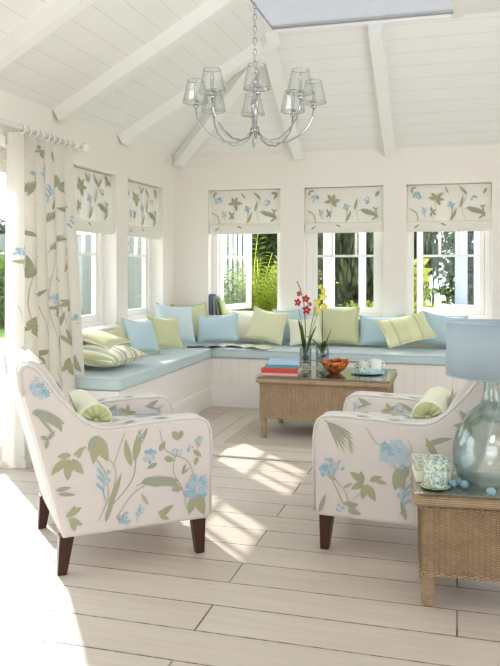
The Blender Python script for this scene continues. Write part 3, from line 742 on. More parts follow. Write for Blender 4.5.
def armchair(label, loc, rz, near, motif, name='armchair'):
    r = thing(name, label, 'armchair', loc, rz, 'floral armchairs facing each other')
    for sg in (1, -1):
        m = MB(); y0, y1 = (.238, .332) if sg > 0 else (-.332, -.238)
        m.prism(ARM, y0, y1, 0, .014)
        yo = sg * .3335
        print_on(m, motif, lambda x, z, e: (x, yo + sg * e, z), 1, safe)
        yi = sg * .2365
        print_on(m, inner_motif(60 + sg), lambda x, z, e: (x, yi - sg * e, z), 1, safe)
        # printed leaves along the arm top
        q = Motif(8 + sg)
        for k, x in enumerate((-.04, .05, .15, .24)): q.leaf(x, sg * .285, 20 + 70 * k, .06, .011, (0, 2, 0, 3)[k], .3)
        print_on(m, q, lambda x, y, e: (x, y, e + (.601 if x > .06 else .601 - (.06 - x) * .075)), 1, lambda x, y: .248 < abs(y) < .322 and -.1 < x < .27)
        a = m.build('arm', [M['linen']] + PRINT, r, fix=False)
        # consistent normals are only needed on the body
        for yy in (y0 + .004, y1 - .004):
            p = MB(); ctr = Vector((-.02, 0, .4)); pts = [(x, yy, z) for x, z in ARM[2:23]]
            p.tube(pts, .0055, 6); p.build('piping', M['piping'], a)
    m = MB(); back = [(-.165, .40), (-.185, .52), (-.23, .64), (-.30, .75), (-.345, .82), (-.372, .853), (-.41, .869), (-.45, .866), (-.471, .845), (-.458, .74), (-.392, .50), (-.303, .16), (-.24, .16)]
    m.prism(back, -.237, .237, 0, .006)
    q = Motif(15); q.hydrangea(0, .62, .05, 30); q.cluster(.1, .55, .07, 40, 5); q.frond(-.15, .6, 60, .15); q.leaf(.1, .7, 60, .1, .015)
    print_on(m, q, lambda y, z, e: (e - .165 - .0015 - (z - .40) * .0 - (max(0, z - .40)) * .26 + .012, y, z), 1, lambda y, z: abs(y) < .2 and z < .8)
    b = m.build('backrest', [M['linen']] + PRINT, r, fix=False)
    p = MB(); p.tube([(-.372, -.237, .858), (-.372, .237, .858)], .0055, 6); p.build('piping', M['piping'], b)
    m = MB(); m.box(-.30, .315, -.237, .237, .157, .41); m.build('seat_base', M['linen'], r, bevel=.012)
    # crowned seat cushion
    m = MB()
    def top(u, v):
        x = -.19 + .52 * u; y = -.235 + .47 * v; e = max(0, (1 - (2 * u - 1) ** 8) * (1 - (2 * v - 1) ** 8))
        return (x, y, .47 + .055 * e ** .5 + .022 * math.sin(PI * u) * math.sin(PI * v))
    def bot(u, v):
        x = -.19 + .52 * u; y = -.235 + .47 * v; e = max(0, (1 - (2 * u - 1) ** 8) * (1 - (2 * v - 1) ** 8)); return (x, y, .47 - .055 * e ** .5)
    m.grid(top, 24, 24); m.grid(bot, 12, 12)
    q = Motif(71); q.hydrangea(.16, .04, .06, 40); q.cluster(.05, -.1, .09, 30, 5); q.frond(.02, .12, 20, .16); q.leaf(.2, -.12, 100, .12, .02); q.hydrangea(-.05, .02, .05, 24); q.leaf(.25, .15, 200, .1, .016)
    print_on(m, q, lambda x, y, e: (x, y, top((x + .19) / .52, (y + .235) / .47)[2] + .002 + e), 1, lambda x, y: -.16 < x < .31 and abs(y) < .21)
    c = m.build('seat_cushion', [M['linen']] + PRINT, r, fix=False)
    ring = [(-.19 + .52 * u, -.235 + .47 * v, .47) for u, v in [(i / 8, 0) for i in range(8)] + [(1, i / 8) for i in range(8)] + [(1 - i / 8, 1) for i in range(8)] + [(0, 1 - i / 8) for i in range(8)]]
    p = MB(); p.tube(ring, .005, 6, closed=True); p.build('piping', M['piping'], c)
    for sx in (1, -1):
        for sy in (1, -1):
            m = MB(); t, bt = .030, .019; ox = .012 if sx > 0 else -.022
            vs = [(sx * .283 * (1.0 if True else 1) + a * t - sx * .0, sy * .292 + b * t, .16) for a in (-1, 1) for b in (-1, 1)] + [(sx * .283 + ox * .8 + a * bt, sy * .292 + b * bt + sy * .0, 0) for a in (-1, 1) for b in (-1, 1)]
            m.add(vs, [(0, 1, 3, 2), (4, 6, 7, 5), (0, 4, 5, 1), (2, 3, 7, 6), (0, 2, 6, 4), (1, 5, 7, 3)])
            m.build('leg', M['darkwood'], r, bevel=.004)
    return r
C1, A1 = (-1.50, 3.11, 0), 39
C2, A2 = (-.248, 3.525, 0), 175
armchair('floral upholstered armchair on the left, its back toward the patio door', C1, R_(A1), -1, motif_one())
armchair('floral upholstered armchair on the right behind the wicker side table', C2, R_(A2), 1, motif_two())

def bolster(label, chair, rz, lx, lz, len_, near, mat, endmat):
    a = R_(rz); c = Vector(chair); yo = near * .0
    o = thing('bolster', label, 'bolster cushion', (c.x + lx * math.cos(a), c.y + lx * math.sin(a), lz - .07), a, 'bolsters on the two armchairs')
    m = MB(); n = 28; r = .070
    prof = [(r * .97, -len_ / 2 + .004), (r, -len_ / 2 + .02)] + [(r * (1 + .012 * math.sin(i * 1.3)), -len_ / 2 + .02 + (len_ - .04) * i / 10) for i in range(1, 10)] + [(r, len_ / 2 - .02), (r * .97, len_ / 2 - .004)]
    m.lathe(prof, n); b = m.build('bolster_body', mat, o, (0, 0, .07), (R_(90), 0, 0))
    for sg in (-1, 1):
        m = MB(); N = 48; vs = []; fs = []
        for ri_, (rr_, zz) in enumerate(((r * .97, 0), (r * .8, .010), (r * .5, .012), (r * .2, .008), (.012, .002))):
            for k in range(N):
                g = .004 * (1 if k % 4 < 2 else -1) * (1 if 0 < ri_ < 4 else 0); vs.append((rr_ * math.cos(2 * PI * k / N), rr_ * math.sin(2 * PI * k / N), sg * (len_ / 2 - .004 + zz + g)))
        for i in range(4):
            for k in range(N): fs.append((i * N + k, i * N + (k + 1) % N, (i + 1) * N + (k + 1) % N, (i + 1) * N + k))
        m.add(vs, fs, 0, True); m.lathe([(0, sg * (len_ / 2 + .006)), (.013, sg * (len_ / 2 + .006)), (.013, sg * (len_ / 2 - .004))], 12)
        m.build('gathered_end', endmat, o, (0, 0, .07), (R_(90), 0, 0))
        m = MB(); m.tube([(r * .985 * math.cos(2 * PI * k / 24), r * .985 * math.sin(2 * PI * k / 24), sg * (len_ / 2 - .003)) for k in range(24)], .005, 6, closed=True); m.build('piping', mat, o, (0, 0, .07), (R_(90), 0, 0))
    return o
bolster('pale green striped bolster on the left armchair', C1, A1, -.145, .595, .41, -1, M['ivory'], M['olive'])
bolster('ivory bolster with olive gathered end on the right armchair', C2, A2, -.145, .595, .41, 1, M['ivory'], M['olive'])

# ------------------------------------------------------------------ wicker tables
def wicker_table(label, w, d, h, ab, loc, rz):
    r = thing('wicker_table', label, 'table', loc, rz, 'wicker tables')
    lw = .024; i = .032
    for sx in (-1, 1):
        for sy in (-1, 1):
            m = MB(); x, y = sx * (w / 2 - i - lw), sy * (d / 2 - i - lw)
            m.tube([(x, y, 0), (x, y, .008), (x, y, h - .03)], [lw * .85, lw, lw], 14); m.build('leg', M['wickring'], r)
    m = MB(); t = .010
    X, Y = w / 2 - i, d / 2 - i
    # corrugated woven skirt, one mesh
    for (x0, y0, x1, y1) in ((-X, -Y, X, -Y), (X, -Y, X, Y), (X, Y, -X, Y), (-X, Y, -X, -Y)):
        L = math.hypot(x1 - x0, y1 - y0); n = int(L / .004); dx, dy = (x1 - x0) / L, (y1 - y0) / L; nx, ny = dy, -dx
        def fn(u, v, x0=x0, y0=y0, L=L, dx=dx, dy=dy, nx=nx, ny=ny):
            s_ = u * L; b = .004 * math.cos(2 * PI * s_ / .020)
            return (x0 + dx * s_ + nx * b, y0 + dy * s_ + ny * b, ab + (h - .06 - ab) * v)
        m.grid(fn, n, 2)
    m.box(-X + .02, X - .02, -Y + .02, Y - .02, h - .075, h - .06)
    m.build('woven_skirt', M['wicker'], r)
    def braid(z, off, rad, turns):
        ring = []; xx, yy = w / 2 - off, d / 2 - off
        peri = [(-xx, -yy), (xx, -yy), (xx, yy), (-xx, yy)]
        for k in range(4):
            a, b = peri[k], peri[(k + 1) % 4]; L = math.hypot(b[0] - a[0], b[1] - a[1]); n = max(8, int(L / .011))
            for j in range(n): ring.append((a[0] + (b[0] - a[0]) * j / n, a[1] + (b[1] - a[1]) * j / n, z))
        m = MB(); m.tube(ring, [rad * (1 + .10 * (1 if j % 2 else -1)) for j in range(len(ring))], 10, closed=True); return m
    m = braid(h - .036, .020, .019, 0); m.box(-w / 2 + .03, w / 2 - .03, -d / 2 + .03, d / 2 - .03, h - .06, h - .010); m.build('rolled_rim', M['wickring'], r)
    braid(h - .066, i + .004, .011, 0).build('rim_braid', M['wicker'], r)
    braid(ab + .004, i, .007, 0).build('bottom_braid', M['wicker'], r)
    m = MB(); m.box(-w / 2 + .004, w / 2 - .004, -d / 2 + .004, d / 2 - .004, h - .008, h); m.build('glass_top', M['tableglass'], r, bevel=.003)
    return r
CTZ = .452
CTX, CTY = (-1.41 + -.44) / 2, (5.16 + 5.80) / 2
wicker_table('large low wicker coffee table with glass top on the rug', .97, .64, CTZ, .145, (CTX, CTY, .012), 0)
CTZ += .012
STZ = .428; SR = R_(5)
st_c = Vector((-.155, 2.76, 0)) + Matrix.Rotation(SR, 3, 'Z') @ Vector((.30, .165, 0))
wicker_table('small wicker side table with glass top in the right foreground',   .60, .33, STZ, .115, st_c, SR)

# rug
m = MB(); m.box(-.96, .96, -.78, .78, 0.0, .011); o = m.build('rug', M['rug'], None, (-.96, 5.42, .0005), bevel=.004); tag(o, 'beige rug with striped border under the coffee table', 'rug')

# ------------------------------------------------------------------ things on the coffee table
def book(label, mat, w, d, t, loc, rz, group, standing=False, rot=None):
    o = thing('book', label, 'book', loc, rz, group)
    if rot is not None: o.rotation_euler = rot
    m = MB(); c = .003
    m.box(-w / 2, w / 2, -d / 2, d / 2, 0, c); m.box(-w / 2, w / 2, -d / 2, d / 2, t - c, t); m.box(-w / 2, w / 2, -d / 2, -d / 2 + c, c, t - c)
    m.build('cover', mat, o, bevel=.0012)
    m = MB(); m.box(-w / 2 + .005, w / 2 - .005, -d / 2 + c, d / 2 - .006, c, t - c); m.build('pages', M['paper'], o)
    return o
z = CTZ + .0005; G = 'stacked books on the coffee table'
bx, by = -1.235, 5.30
for lab, mat, w, d, t, dx, rz in (('thin pale pink book at the bottom of the coffee table stack', 'bk_pink', .255, .20, .018, .0, 3), ('red cloth book second from the bottom of the stack', 'bk_red', .27, .20, .034, -.004, 2),
                               ('teal book under the light blue one in the stack', 'bk_teal', .235, .19, .026, .008, 5), ('light blue book on top of the coffee table stack', 'bk_blue', .225, .185, .026, .012, 8)):
    book(lab, M[mat], w, d, t, (bx + dx, by, z), R_(rz), G); z += t + .0004

def vase(label, loc, r, h):
    o = thing('glass_vase', label, 'vase', loc, 0, 'glass orchid vases')
    m = MB(); m.lathe([(0, .001), (r * .9, .001), (r, .008), (r * 1.02, h * .6), (r * 1.06, h), (r * .98, h), (r * .95, h * .6), (r * .92, .018), (0, .016)], 28); m.build('vase_glass', M['glass'], o)
    m = MB(); rr = random.Random(int(r * 1e4)); 
    for k in range(26):
        a = rr.uniform(0, 6.28); d = r * .55 * math.sqrt(rr.random()); p = Vector((d * math.cos(a), d * math.sin(a), .026 + rr.uniform(0, h * .40))); e = p + Vector((rr.uniform(-.018, .018), rr.uniform(-.018, .018), rr.uniform(-.006, .02)))
        m.tube([p, (p + e) / 2 + Vector((0, 0, .004)), e], [.004, .006, .003], 6)
    m.build('bark_filling', M['root'], o); return o
def strap(m, p0, ang, L, bend, W, lean_):
    n = 10; p = Vector(p0); a = lean_; pts = []
    for i in range(n + 1):
        pts.append(p.copy()); d = Vector((math.cos(ang) * math.sin(a), math.sin(ang) * math.sin(a), math.cos(a))); p = p + d * L / n; a += bend / n
    sd = Vector((-math.sin(ang), math.cos(ang), 0)); ws = [W * (.45 + .55 * math.sin(PI * min(1, .15 + i / n * .85))) * (1 if i < n else .15) for i in range(n + 1)]
    n_ = Vector((math.cos(ang), math.sin(ang), .3)) * W * .25
    L1 = [pts[i] - sd * ws[i] + n_ for i in range(n + 1)]; C_ = pts; R1 = [pts[i] + sd * ws[i] + n_ for i in range(n + 1)]
    m.strip(L1, C_); m.strip(C_, R1)
def bloom(m, c, nrm, r, mi, cmi, n=5):
    nrm = Vector(nrm).normalized(); a = nrm.orthogonal().normalized(); b = nrm.cross(a)
    for k in range(n):
        t = 2 * PI * k / n; d = a * math.cos(t) + b * math.sin(t); s_ = nrm.cross(d)
        pts = [Vector(c) + d * r * u + nrm * r * .25 * u * u for u in (0, .25, .5, .75, 1)]; ws = [.06 * r, .26 * r, .34 * r, .24 * r, .02 * r]
        m.strip([p - s_ * w for p, w in zip(pts, ws)], [p + s_ * w for p, w in zip(pts, ws)], mi)
    m.lathe([(0, 0), (r * .16, 0), (r * .2, r * .12), (0, r * .25)], 8, cmi, Vector(c) - Vector((0, 0, r * .1)))
CAMP = Vector((0, 0, 1.25))
def orchid(label, loc, kind):
    o = thing('orchid', label, 'orchid', loc, 0, 'orchids in the two vases')
    L = MB(); F = MB()
    if kind == 'red':
        for a, ln_, bd, W, le in ((3.4, .30, .1, .013, .10), (2.6, .24, .3, .014, .12), (.2, .27, .25, .011, .18), (-.5, .22, .4, .011, .25), (3.9, .20, .15, .013, .05), (.6, .36, .1, .006, .20)): strap(L, (0, 0, .05), a, ln_ * 1.3, bd, W * 1.35, le * .8)
        st = [(.0, 0, .06), (.0, -.01, .22), (-.01, -.01, .34), (-.04, -.01, .42), (-.065, -.01, .46)]
        fl_ = [((.012, -.02, .305), .036), ((-.045, -.02, .345), .032), ((.005, -.015, .365), .032), ((-.04, -.01, .392), .022), ((.03, -.01, .335), .018)]
        mats = [M['brown'], M['redpetal'], M['yelpetal']]
    else:
        for a, ln_, bd, W, le in ((.3, .17, .2, .018, .25), (2.9, .19, 1.2, .013, .35), (-1.2, .12, .9, .016, .3), (3.6, .14, .6, .014, .4), (.1, .12, .8, .015, .3)): strap(L, (0, 0, .09), a, ln_ * 1.2, bd, W * 1.3, le)
        st = [(0, 0, .06), (.0, 0, .22), (.0, -.01, .36), (.005, -.01, .44), (0, -.01, .475)]
        fl_ = [((.01, -.02, .375), .034), ((-.03, -.02, .345), .034), ((.018, -.018, .325), .030), ((-.02, -.02, .305), .028), ((.01, -.012, .41), .024), ((-.012, -.012, .43), .018), ((.012, -.01, .455), .013), ((-.005, -.01, .475), .010)]
        mats = [M['brown'], M['yelpetal'], M['whitepetal']]
    K = 1.42; st = [(a, b, c * K) for a, b, c in st]; fl_ = [((c[0] * 1.2, c[1], c[2] * K), r * 1.1) for c, r in fl_]
    F.tube(st, .0035, 6, 0)
    stm = F.build('flower_stem', mats, o)
    L.build('leaves', M['stemgreen'], o, fix=False)
    for i, (c, r) in enumerate(fl_):
        f = MB(); dirv = (random.uniform(-.35, .35) - .05, -1, random.uniform(-.2, .3))
        bloom(f, (0, 0, 0), dirv, r, 0, 1, 5); f.build('bloom', mats[1:] if not (kind != 'red' and i > 5) else [mats[2], mats[1]], stm, c, fix=False)
    return o
V1 = (-1.135, 5.66, CTZ + .001); V2 = (-1.01, 5.70, CTZ + .001)
vase('left glass vase holding the crimson orchid on the coffee table', V1, .045, .155); vase('right glass vase holding the yellow orchid on the coffee table', V2, .050, .175)
orchid('crimson orchid with strap leaves in the left vase', (V1[0], V1[1], V1[2] + .02), 'red'); orchid('yellow and white orchid with dark stem in the right vase', (V2[0], V2[1], V2[2] + .02), 'yellow')
# bowl with pot pourri
bo = thing('bowl', 'amber brown mottled bowl with ragged rim in front of the vases', 'bowl', (-.875, 5.46, CTZ + .001))
m = MB(); N = 36; vs = []; prof = [(.03, 0), (.045, .003), (.080, .028), (.103, .065), (.108, .085), (.102, .083), (.096, .065), (.074, .032), (.03, .012)]
for j, (r, zz) in enumerate(prof):
    for k in range(N):
        a = 2 * PI * k / N; wv = 1 + .06 * math.sin(3 * a + 1) * (zz / .085); zr = 1.12 * zz * (1 + .07 * math.sin(2 * a + .4) + .05 * math.sin(5 * a))
        vs.append((r * wv * math.cos(a), r * wv * math.sin(a), zr))
fs = [(j * N + k, j * N + (k + 1) % N, (j + 1) * N + (k + 1) % N, (j + 1) * N + k) for j in range(len(prof) - 1) for k in range(N)] + [tuple(range(N)), tuple((len(prof) - 1) * N + k for k in range(N))]
m.add(vs, fs, 0, True); m.build('bowl_body', M['bowl'], bo)
m = MB(); rr = random.Random(4)
for k in range(60):
    a = rr.uniform(0, 6.28); d = .082 * math.sqrt(rr.random()); c = Vector((d * math.cos(a), d * math.sin(a), .070 + rr.uniform(0, .030) * (1 - d / .1)))
    bloom(m, c, (rr.uniform(-1, 1), rr.uniform(-1, 1), 1), .018, 0, 0, 4)
po = m.build('dried_petals', M['bowl'], None, (bo.location.x, bo.location.y, bo.location.z)); tag(po, 'heap of rust coloured dried petals in the amber bowl', 'petals', None, 'stuff')

def cup(label, loc, r, h, mat, rz, group=None, name='mug'):
    o = thing(name, label, 'mug', loc, rz, group)
    m = MB(); m.lathe([(0, 0), (r * .92, 0), (r * .97, .004), (r, h), (r * .93, h), (r * .90, .008), (0, .008)], 32); m.build('mug_body', mat, o)
    m = MB(); m.tube([(r * .95, 0, h * .78), (r * 1.35, 0, h * .80), (r * 1.62, 0, h * .60), (r * 1.55, 0, h * .34), (r * 1.2, 0, h * .22), (r * .95, 0, h * .22)], .0055, 8); m.build('mug_handle', mat, o)
    return o
def plate(label, loc, r, mat, name='plate', cat='plate', h=.010):
    m = MB(); m.lathe([(0, 0), (r * .6, 0), (r * .8, h * .35), (r, h), (r * .99, h * 1.25), (r * .78, h * .8), (r * .55, h * .5), (0, h * .5)], 36)
    return tag(m.build(name, mat, None, loc), label, cat)
PX, PY = -.635, 5.50
plate('pale blue plate under the mug on the coffee table', (PX, PY, CTZ + .001), .125, M['paleblue'])
cup('floral mug standing on the pale blue plate', (PX - .025, PY - .02, CTZ + .008), .042, .088, M['china'], R_(-160))
cup('plain white mug behind the floral one on the coffee table', (PX + .045, PY + .16, CTZ + .001), .042, .085, M['white'], R_(30))
sp = thing('spectacles', 'dark folded spectacles at the back of the coffee table', 'glasses', (-.70, 5.735, CTZ + .001), R_(-12))
m = MB()
for sx in (-1, 1): m.tube([(sx * .034 + .026 * math.cos(a), 0, .024 + .02 * math.sin(a)) for a in [2 * PI * i / 14 for i in range(14)]], .004, 6, closed=True)
m.tube([(-.01, 0, .028), (.01, 0, .028)], .0035, 6); m.build('spectacle_frame', M['black'], sp)
for sx in (-1, 1):
    m = MB(); m.tube([(sx * .06, .003, .03), (sx * .05, .010, .028), (-sx * .05, .016, .02)], .003, 6); m.build('temple_arm', M['black'], sp)

# ------------------------------------------------------------------ side table things
TZ = STZ + .001
LX, LY = .125, 2.945
lp = thing('table_lamp', 'glass bottle lamp with pale blue drum shade on the side table', 'lamp', (LX, LY, TZ))
m = MB()
prof = [(0, .004), (.085, .0), (.108, .008), (.126, .028), (.139, .065), (.143, .105), (.138, .150), (.122, .195), (.095, .235), (.066, .262), (.043, .282), (.032, .305), (.028, .345), (.030, .372), (.036, .378)]
prof = [(r, zz_ * 1.07) for r, zz_ in prof]
inner = [(max(0, r - .005), z + (.006 if i == 0 else 0)) for i, (r, z) in enumerate(prof)][::-1]
m.lathe(prof + [(.030, .404)] + [(r, z + .002) for r, z in inner if z > .004 and z < .400] + [(0, .014)], 48); m.build('glass_base', M['lampglass'], lp)
m = MB(); m.lathe([(0, .398), (.034, .40), (.036, .41), (.030, .418), (.018, .42), (.018, .445), (0, .445)], 20); m.build('lamp_fitting', M['chrome'], lp)
m = MB(); m.lathe([(0, .44), (.018, .445), (.030, .475), (.026, .505), (0, .52)], 16); m.build('bulb', M['white'], lp)
m = MB(); z0, z1, r0, r1 = .410, .612, .168, .163
m.lathe([(r0, z0), (r1, z1), (r1 - .003, z1), (r0 - .003, z0), (r0, z0)], 56); sh = m.build('lamp_shade', M['shade'], lp)
for nm, rr_, zz in (('lower_ring', r0 - .001, z0 + .002), ('upper_ring', r1 - .001, z1 - .002)):
    m = MB(); m.tube([(rr_ * math.cos(2 * PI * k / 48), rr_ * math.sin(2 * PI * k / 48), zz) for k in range(48)], .0028, 6, closed=True); m.build(nm, M['shade'], sh)
for k in range(3):
    m = MB(); a = 2 * PI * k / 3 + .3; m.tube([(.016 * math.cos(a), .016 * math.sin(a), .44), ((r0 - .004) * math.cos(a), (r0 - .004) * math.sin(a), .43)], .002, 5); m.build('shade_spoke', M['chrome'], sh)
bxo = thing('keepsake_box', 'small floral paper box at the back corner of the side table', 'box', (-.098, 2.985, TZ), R_(8))
m = MB(); m.box(-.065, .065, -.085, .085, 0, .048); m.build('box_body', M['cream'], bxo, bevel=.002)
m = MB(); m.box(-.068, .068, -.088, .088, .044, .066); m.build('lid', M['chinabox'], bxo, bevel=.002)
plate('round pale green coaster under the mug on the side table', (-.078, 2.845, TZ), .055, M['chinabox'], 'coaster', 'coaster', .006)
cup('green and blue floral mug on a coaster by the lamp', (-.078, 2.845, TZ + .0055), .044, .105, M['china'], R_(75))
for lab, x, y, s_, rz in (('turquoise egg touching the coaster beside the floral mug', -.016, 2.866, .9, 40), ('turquoise egg just right of the one by the mug', .006, 2.896, .85, 10), ('turquoise egg lying close to the lamp base', .028, 2.862, 1.0, -30), ('turquoise egg lying alone at the right of the lamp', .118, 2.80, .95, 60)):
    m = MB(); n = 12; m.lathe([(.0145 * math.sin(PI * i / n) * (1 - .12 * math.cos(PI * i / n)), -.019 * math.cos(PI * i / n)) for i in range(n + 1)], 18)
    o = m.build('egg', M['egg'], None, (x, y, TZ + .0140 * s_), (R_(90), 0, R_(rz))); o.scale = (s_, s_, s_); tag(o, lab, 'egg', 'turquoise eggs on the side table')

# ------------------------------------------------------------------ window sill books, magazines
G = 'books standing on the window sill'
x = -2.36
for lab, mat, t, h, d, tl in (('tall slate grey book at the left of the sill row', 'bk_slate', .030, .20, .12, 0), ('grey book second along on the window sill', 'bk_grey', .026, .185, .12, -2), ('olive green book leaning on the sill row', 'bk_olive', .022, .165, .11, -9), ('pale lime book at the right end of the sill row', 'bk_lime', .020, .15, .11, -13)):
    # stand it up: spine to the room
    e = (Matrix.Rotation(R_(tl), 4, 'Y') @ Matrix.Rotation(R_(-90), 4, 'Y')).to_euler()
    o = book(lab, M[mat], h, d, t, (x + t + .01, YB + .068, SZ + .0225 + h / 2 + .003), 0, G, rot=e); x += t + (.006 if tl > -5 else .022)
def magazine(label, loc, rz, w, d, mat, mat2):
    o = thing('magazine', label, 'magazine', loc, rz, 'open magazines on the window seat')
    for sg in (-1, 1):
        m = MB(); m.grid(lambda u, v: (sg * w * u, -d / 2 + d * v, .003 + .020 * math.sin(PI * min(1, u * 1.15)) * (1 - .5 * u)), 10, 4); m.grid(lambda u, v: (sg * w * u, -d / 2 + d * v, .001), 4, 2)
        m.build('open_page', mat if sg < 0 else mat2, o, fix=False)
    m = MB(); m.tube([(0, -d / 2, .004), (0, d / 2, .004)], .003, 6); m.build('spine', M['paper'], o); return o
magazine('open magazine with dark photographs lying in the seat corner', (-2.09, 6.46, S + .001), R_(28), .20, .24, M['mag3'], M['mag1'])
magazine('open magazine with cream pages in front of the lime cushion', (-1.80, 6.44, S + .001), R_(-14), .20, .21, M['mag1'], M['mag2'])
m = MB(); m.box(-.08, .08, -.02, .02, 0, .012); tag(m.build('spectacle_case', M['black'], None, (-2.27, 6.36 - .06, S + .001), (0, 0, R_(24)), bevel=.005), 'slim black case on the left seat pad by the magazines', 'case')

# ------------------------------------------------------------------ chandelier
CHX, CHY = -1.105, 4.05
RR, ZB = .335, 1.95
ch = thing('chandelier', 'chrome eight arm chandelier with clear glass shades on a chain', 'chandelier', (CHX, CHY, ZB))
m = MB(); m.lathe([(0, -.015), (.004, -.01), (.008, .02), (.012, .05), (.022, .06), (.030, .075), (.022, .095), (.012, .10), (.012, .20), (.020, .21), (.026, .225), (.016, .24), (.010, .25), (.010, .335), (.018, .345), (.014, .365), (0, .37)], 20)
m.build('centre_column', M['chrome'], ch)
zc = .37; top = ZR - .04 - ZB; k = 0; 
while zc < top:
    m = MB(); r = .010
    pts = [(r * math.cos(a), 0, .020 * math.sin(a)) for a in [2 * PI * i / 14 for i in range(14)]]
    m.tube(pts, .0026, 6, closed=True); m.build('chain_link', M['chrome'], ch, (0, 0, zc + .016), (0, 0, R_(90 * (k % 2) + 20))); zc += .033; k += 1
armm = MB(); armm.tube([(.012, 0, .075), (.05, 0, .030), (.11, 0, -.005 + .01), (.18, 0, .008), (.25, 0, .045), (.305, 0, .10), (.328, 0, .15), (RR, 0, .205)], .0047, 8)
armm.lathe([(0, 0), (.013, 0), (.016, .012), (.010, .018), (.010, .03), (.020, .034), (.020, .04), (0, .04)], 14, 0, (RR, 0, .20))
shm = MB(); prof = [(.018, .232), (.068, .228), (.074, .234), (.070, .255), (.048, .352), (.046, .356)]
shm.lathe(prof, 14, 0, (RR, 0, 0), False)
cdm = MB(); cdm.lathe([(0, .24), (.009, .24), (.009, .30), (.012, .302), (.011, .325), (.004, .34), (0, .342)], 12, 0, (RR, 0, 0))
rims = []
for rr_, zz in ((.0725, .233), (.0465, .355)):
    rgm = MB(); rgm.tube([(RR + rr_ * math.cos(2 * PI * i / 24), rr_ * math.sin(2 * PI * i / 24), zz) for i in range(24)], .0022, 5, closed=True); rims.append(rgm)
a0 = armm.build('arm', M['chrome'], ch); s0 = shm.build('glass_shade', M['shadeglass'], a0); c0 = cdm.build('candle_tube', M['glass'], a0); rims[0].build('lower_rim', M['chrome'], a0); rims[1].build('upper_rim', M['chrome'], a0)
base = math.atan2(-CHY, -CHX)
a0.rotation_euler = (0, 0, base + R_(2))
for k in range(1, 8):
    c = copy_tree(a0, ch); c.rotation_euler = (0, 0, base + R_(2 + 45 * k))

# ------------------------------------------------------------------ OUTSIDE
m = MB(); m.box(-40, 30, -10, 50, -.16, -.10); struct(m.build('lawn', M['lawn']), 'bright green lawn outside', 'lawn')
m = MB(); m.box(-7.5, XL - WT - .01, -8, 8.4, -.099, -.04); m.box(XL - WT - .01, 9, -8, YF - .01, -.099, -.04); m.box(XL - WT - .01, 9, YB + WT + .01, 8.4, -.099, -.04); m.box(XR + WT + .01, 9, YF - .01, YB + WT + .01, -.099, -.04); struct(m.build('patio', M['deck']), 'pale stone patio outside the door', 'patio')
def leafcloud(label, name, cat, loc, rxy, z0, z1, n, size, mat, seed, hang=0.0, trunk=True, group=None, dense=.75):
    rr = random.Random(seed); o = thing(name, label, cat, loc, 0, group); m = MB(); zc, zh = (z0 + z1) / 2, (z1 - z0) / 2
    for _ in range(n):
        a = rr.uniform(0, 6.283); cz = rr.uniform(-1, 1); d = math.sqrt(max(0, 1 - cz * cz)); rad = rr.random() ** (.33) * (1 - (1 - dense) * rr.random())
        p = Vector((rxy[0] * d * math.cos(a) * rad, rxy[1] * d * math.sin(a) * rad, zc + zh * cz * rad))
        u = Vector((rr.uniform(-1, 1), rr.uniform(-1, 1), rr.uniform(-1, .6))).normalized()
        if hang: u = (u * (1 - hang) + Vector((0, 0, -1)) * hang).normalized()
        s_ = u.orthogonal().normalized(); s_.rotate(Matrix.Rotation(rr.uniform(0, 6.28), 3, u)); L = size * rr.uniform(.6, 1.3); W = L * (.24 if not hang else .10)
        m.add([p, p + u * L * .5 + s_ * W, p + u * L, p + u * L * .5 - s_ * W], [(0, 1, 2, 3)])
    m.build('foliage', mat, o, fix=False)
    if trunk:
        t = MB(); t.tube([(0, 0, -.12), (.03, 0, z0 + .1), (0, .03, zc)], [.09, .07, .04], 8); t.build('trunk', M['bark'], o)
    return o
def feather(label, loc, n, L, mat, seed, name='palm_shrub', cat='shrub'):
    rr = random.Random(seed); o = thing(name, label, cat, loc); m = MB()
    for k in range(n):
        ang = rr.uniform(0, 6.28); a = rr.uniform(.0, .45); bend = rr.uniform(.4, 1.2); LL = L * rr.uniform(.65, 1.1); p = Vector((rr.uniform(-.1, .1), rr.uniform(-.1, .1), .15)); N = 22
        for i in range(N):
            d = Vector((math.cos(ang) * math.sin(a), math.sin(ang) * math.sin(a), math.cos(a))); q = p + d * LL / N; sd = Vector((-math.sin(ang), math.cos(ang), 0))
            m.add([p - sd * .004, p + sd * .004, q + sd * .004, q - sd * .004], [(0, 1, 2, 3)])
            if i > 5:
                ll = .20 * LL * (1 - .6 * i / N)
                for sg in (-1, 1):
                    e = q + (sd * sg * .8 + d * .6 - Vector((0, 0, .25))) * ll; w_ = Vector((0, 0, 1)).cross((e - q)).normalized() * .017
                    m.add([q, (q + e) / 2 + w_, e, (q + e) / 2 - w_], [(0, 1, 2, 3)])
            p = q; a += bend / N
    m.build('fronds', mat, o, fix=False); t = MB(); t.tube([(0, 0, -.11), (0, 0, .15)], [.10, .05], 8); t.build('stump', M['bark'], o); return o
def arching(label, loc, n, L, mat, seed, name='palm_shrub', cat='shrub', W=.035):
    rr = random.Random(seed); o = thing(name, label, cat, loc); m = MB()
    for k in range(n):
        a = rr.uniform(0, 6.28); le = rr.uniform(.05, .7); 
        strap(m, (rr.uniform(-.12, .12), rr.uniform(-.12, .12), -.05), a, L * rr.uniform(.7, 1.1), rr.uniform(.5, 1.5), W * rr.uniform(.6, 1.1), le)
    m.build('fronds', mat, o, fix=False); t = MB(); t.tube([(0, 0, -.11), (0, 0, .15)], [.12, .06], 8); t.build('stump', M['bark'], o); return o
GT = 'garden trees and shrubs'
leafcloud('dark leafy tree behind the corner window', 'garden_tree', 'tree', (-3.05, 11.6, 0), (1.5, .8), .5, 3.0, 9000, .12, M['dkleaf'], 1, group=GT)
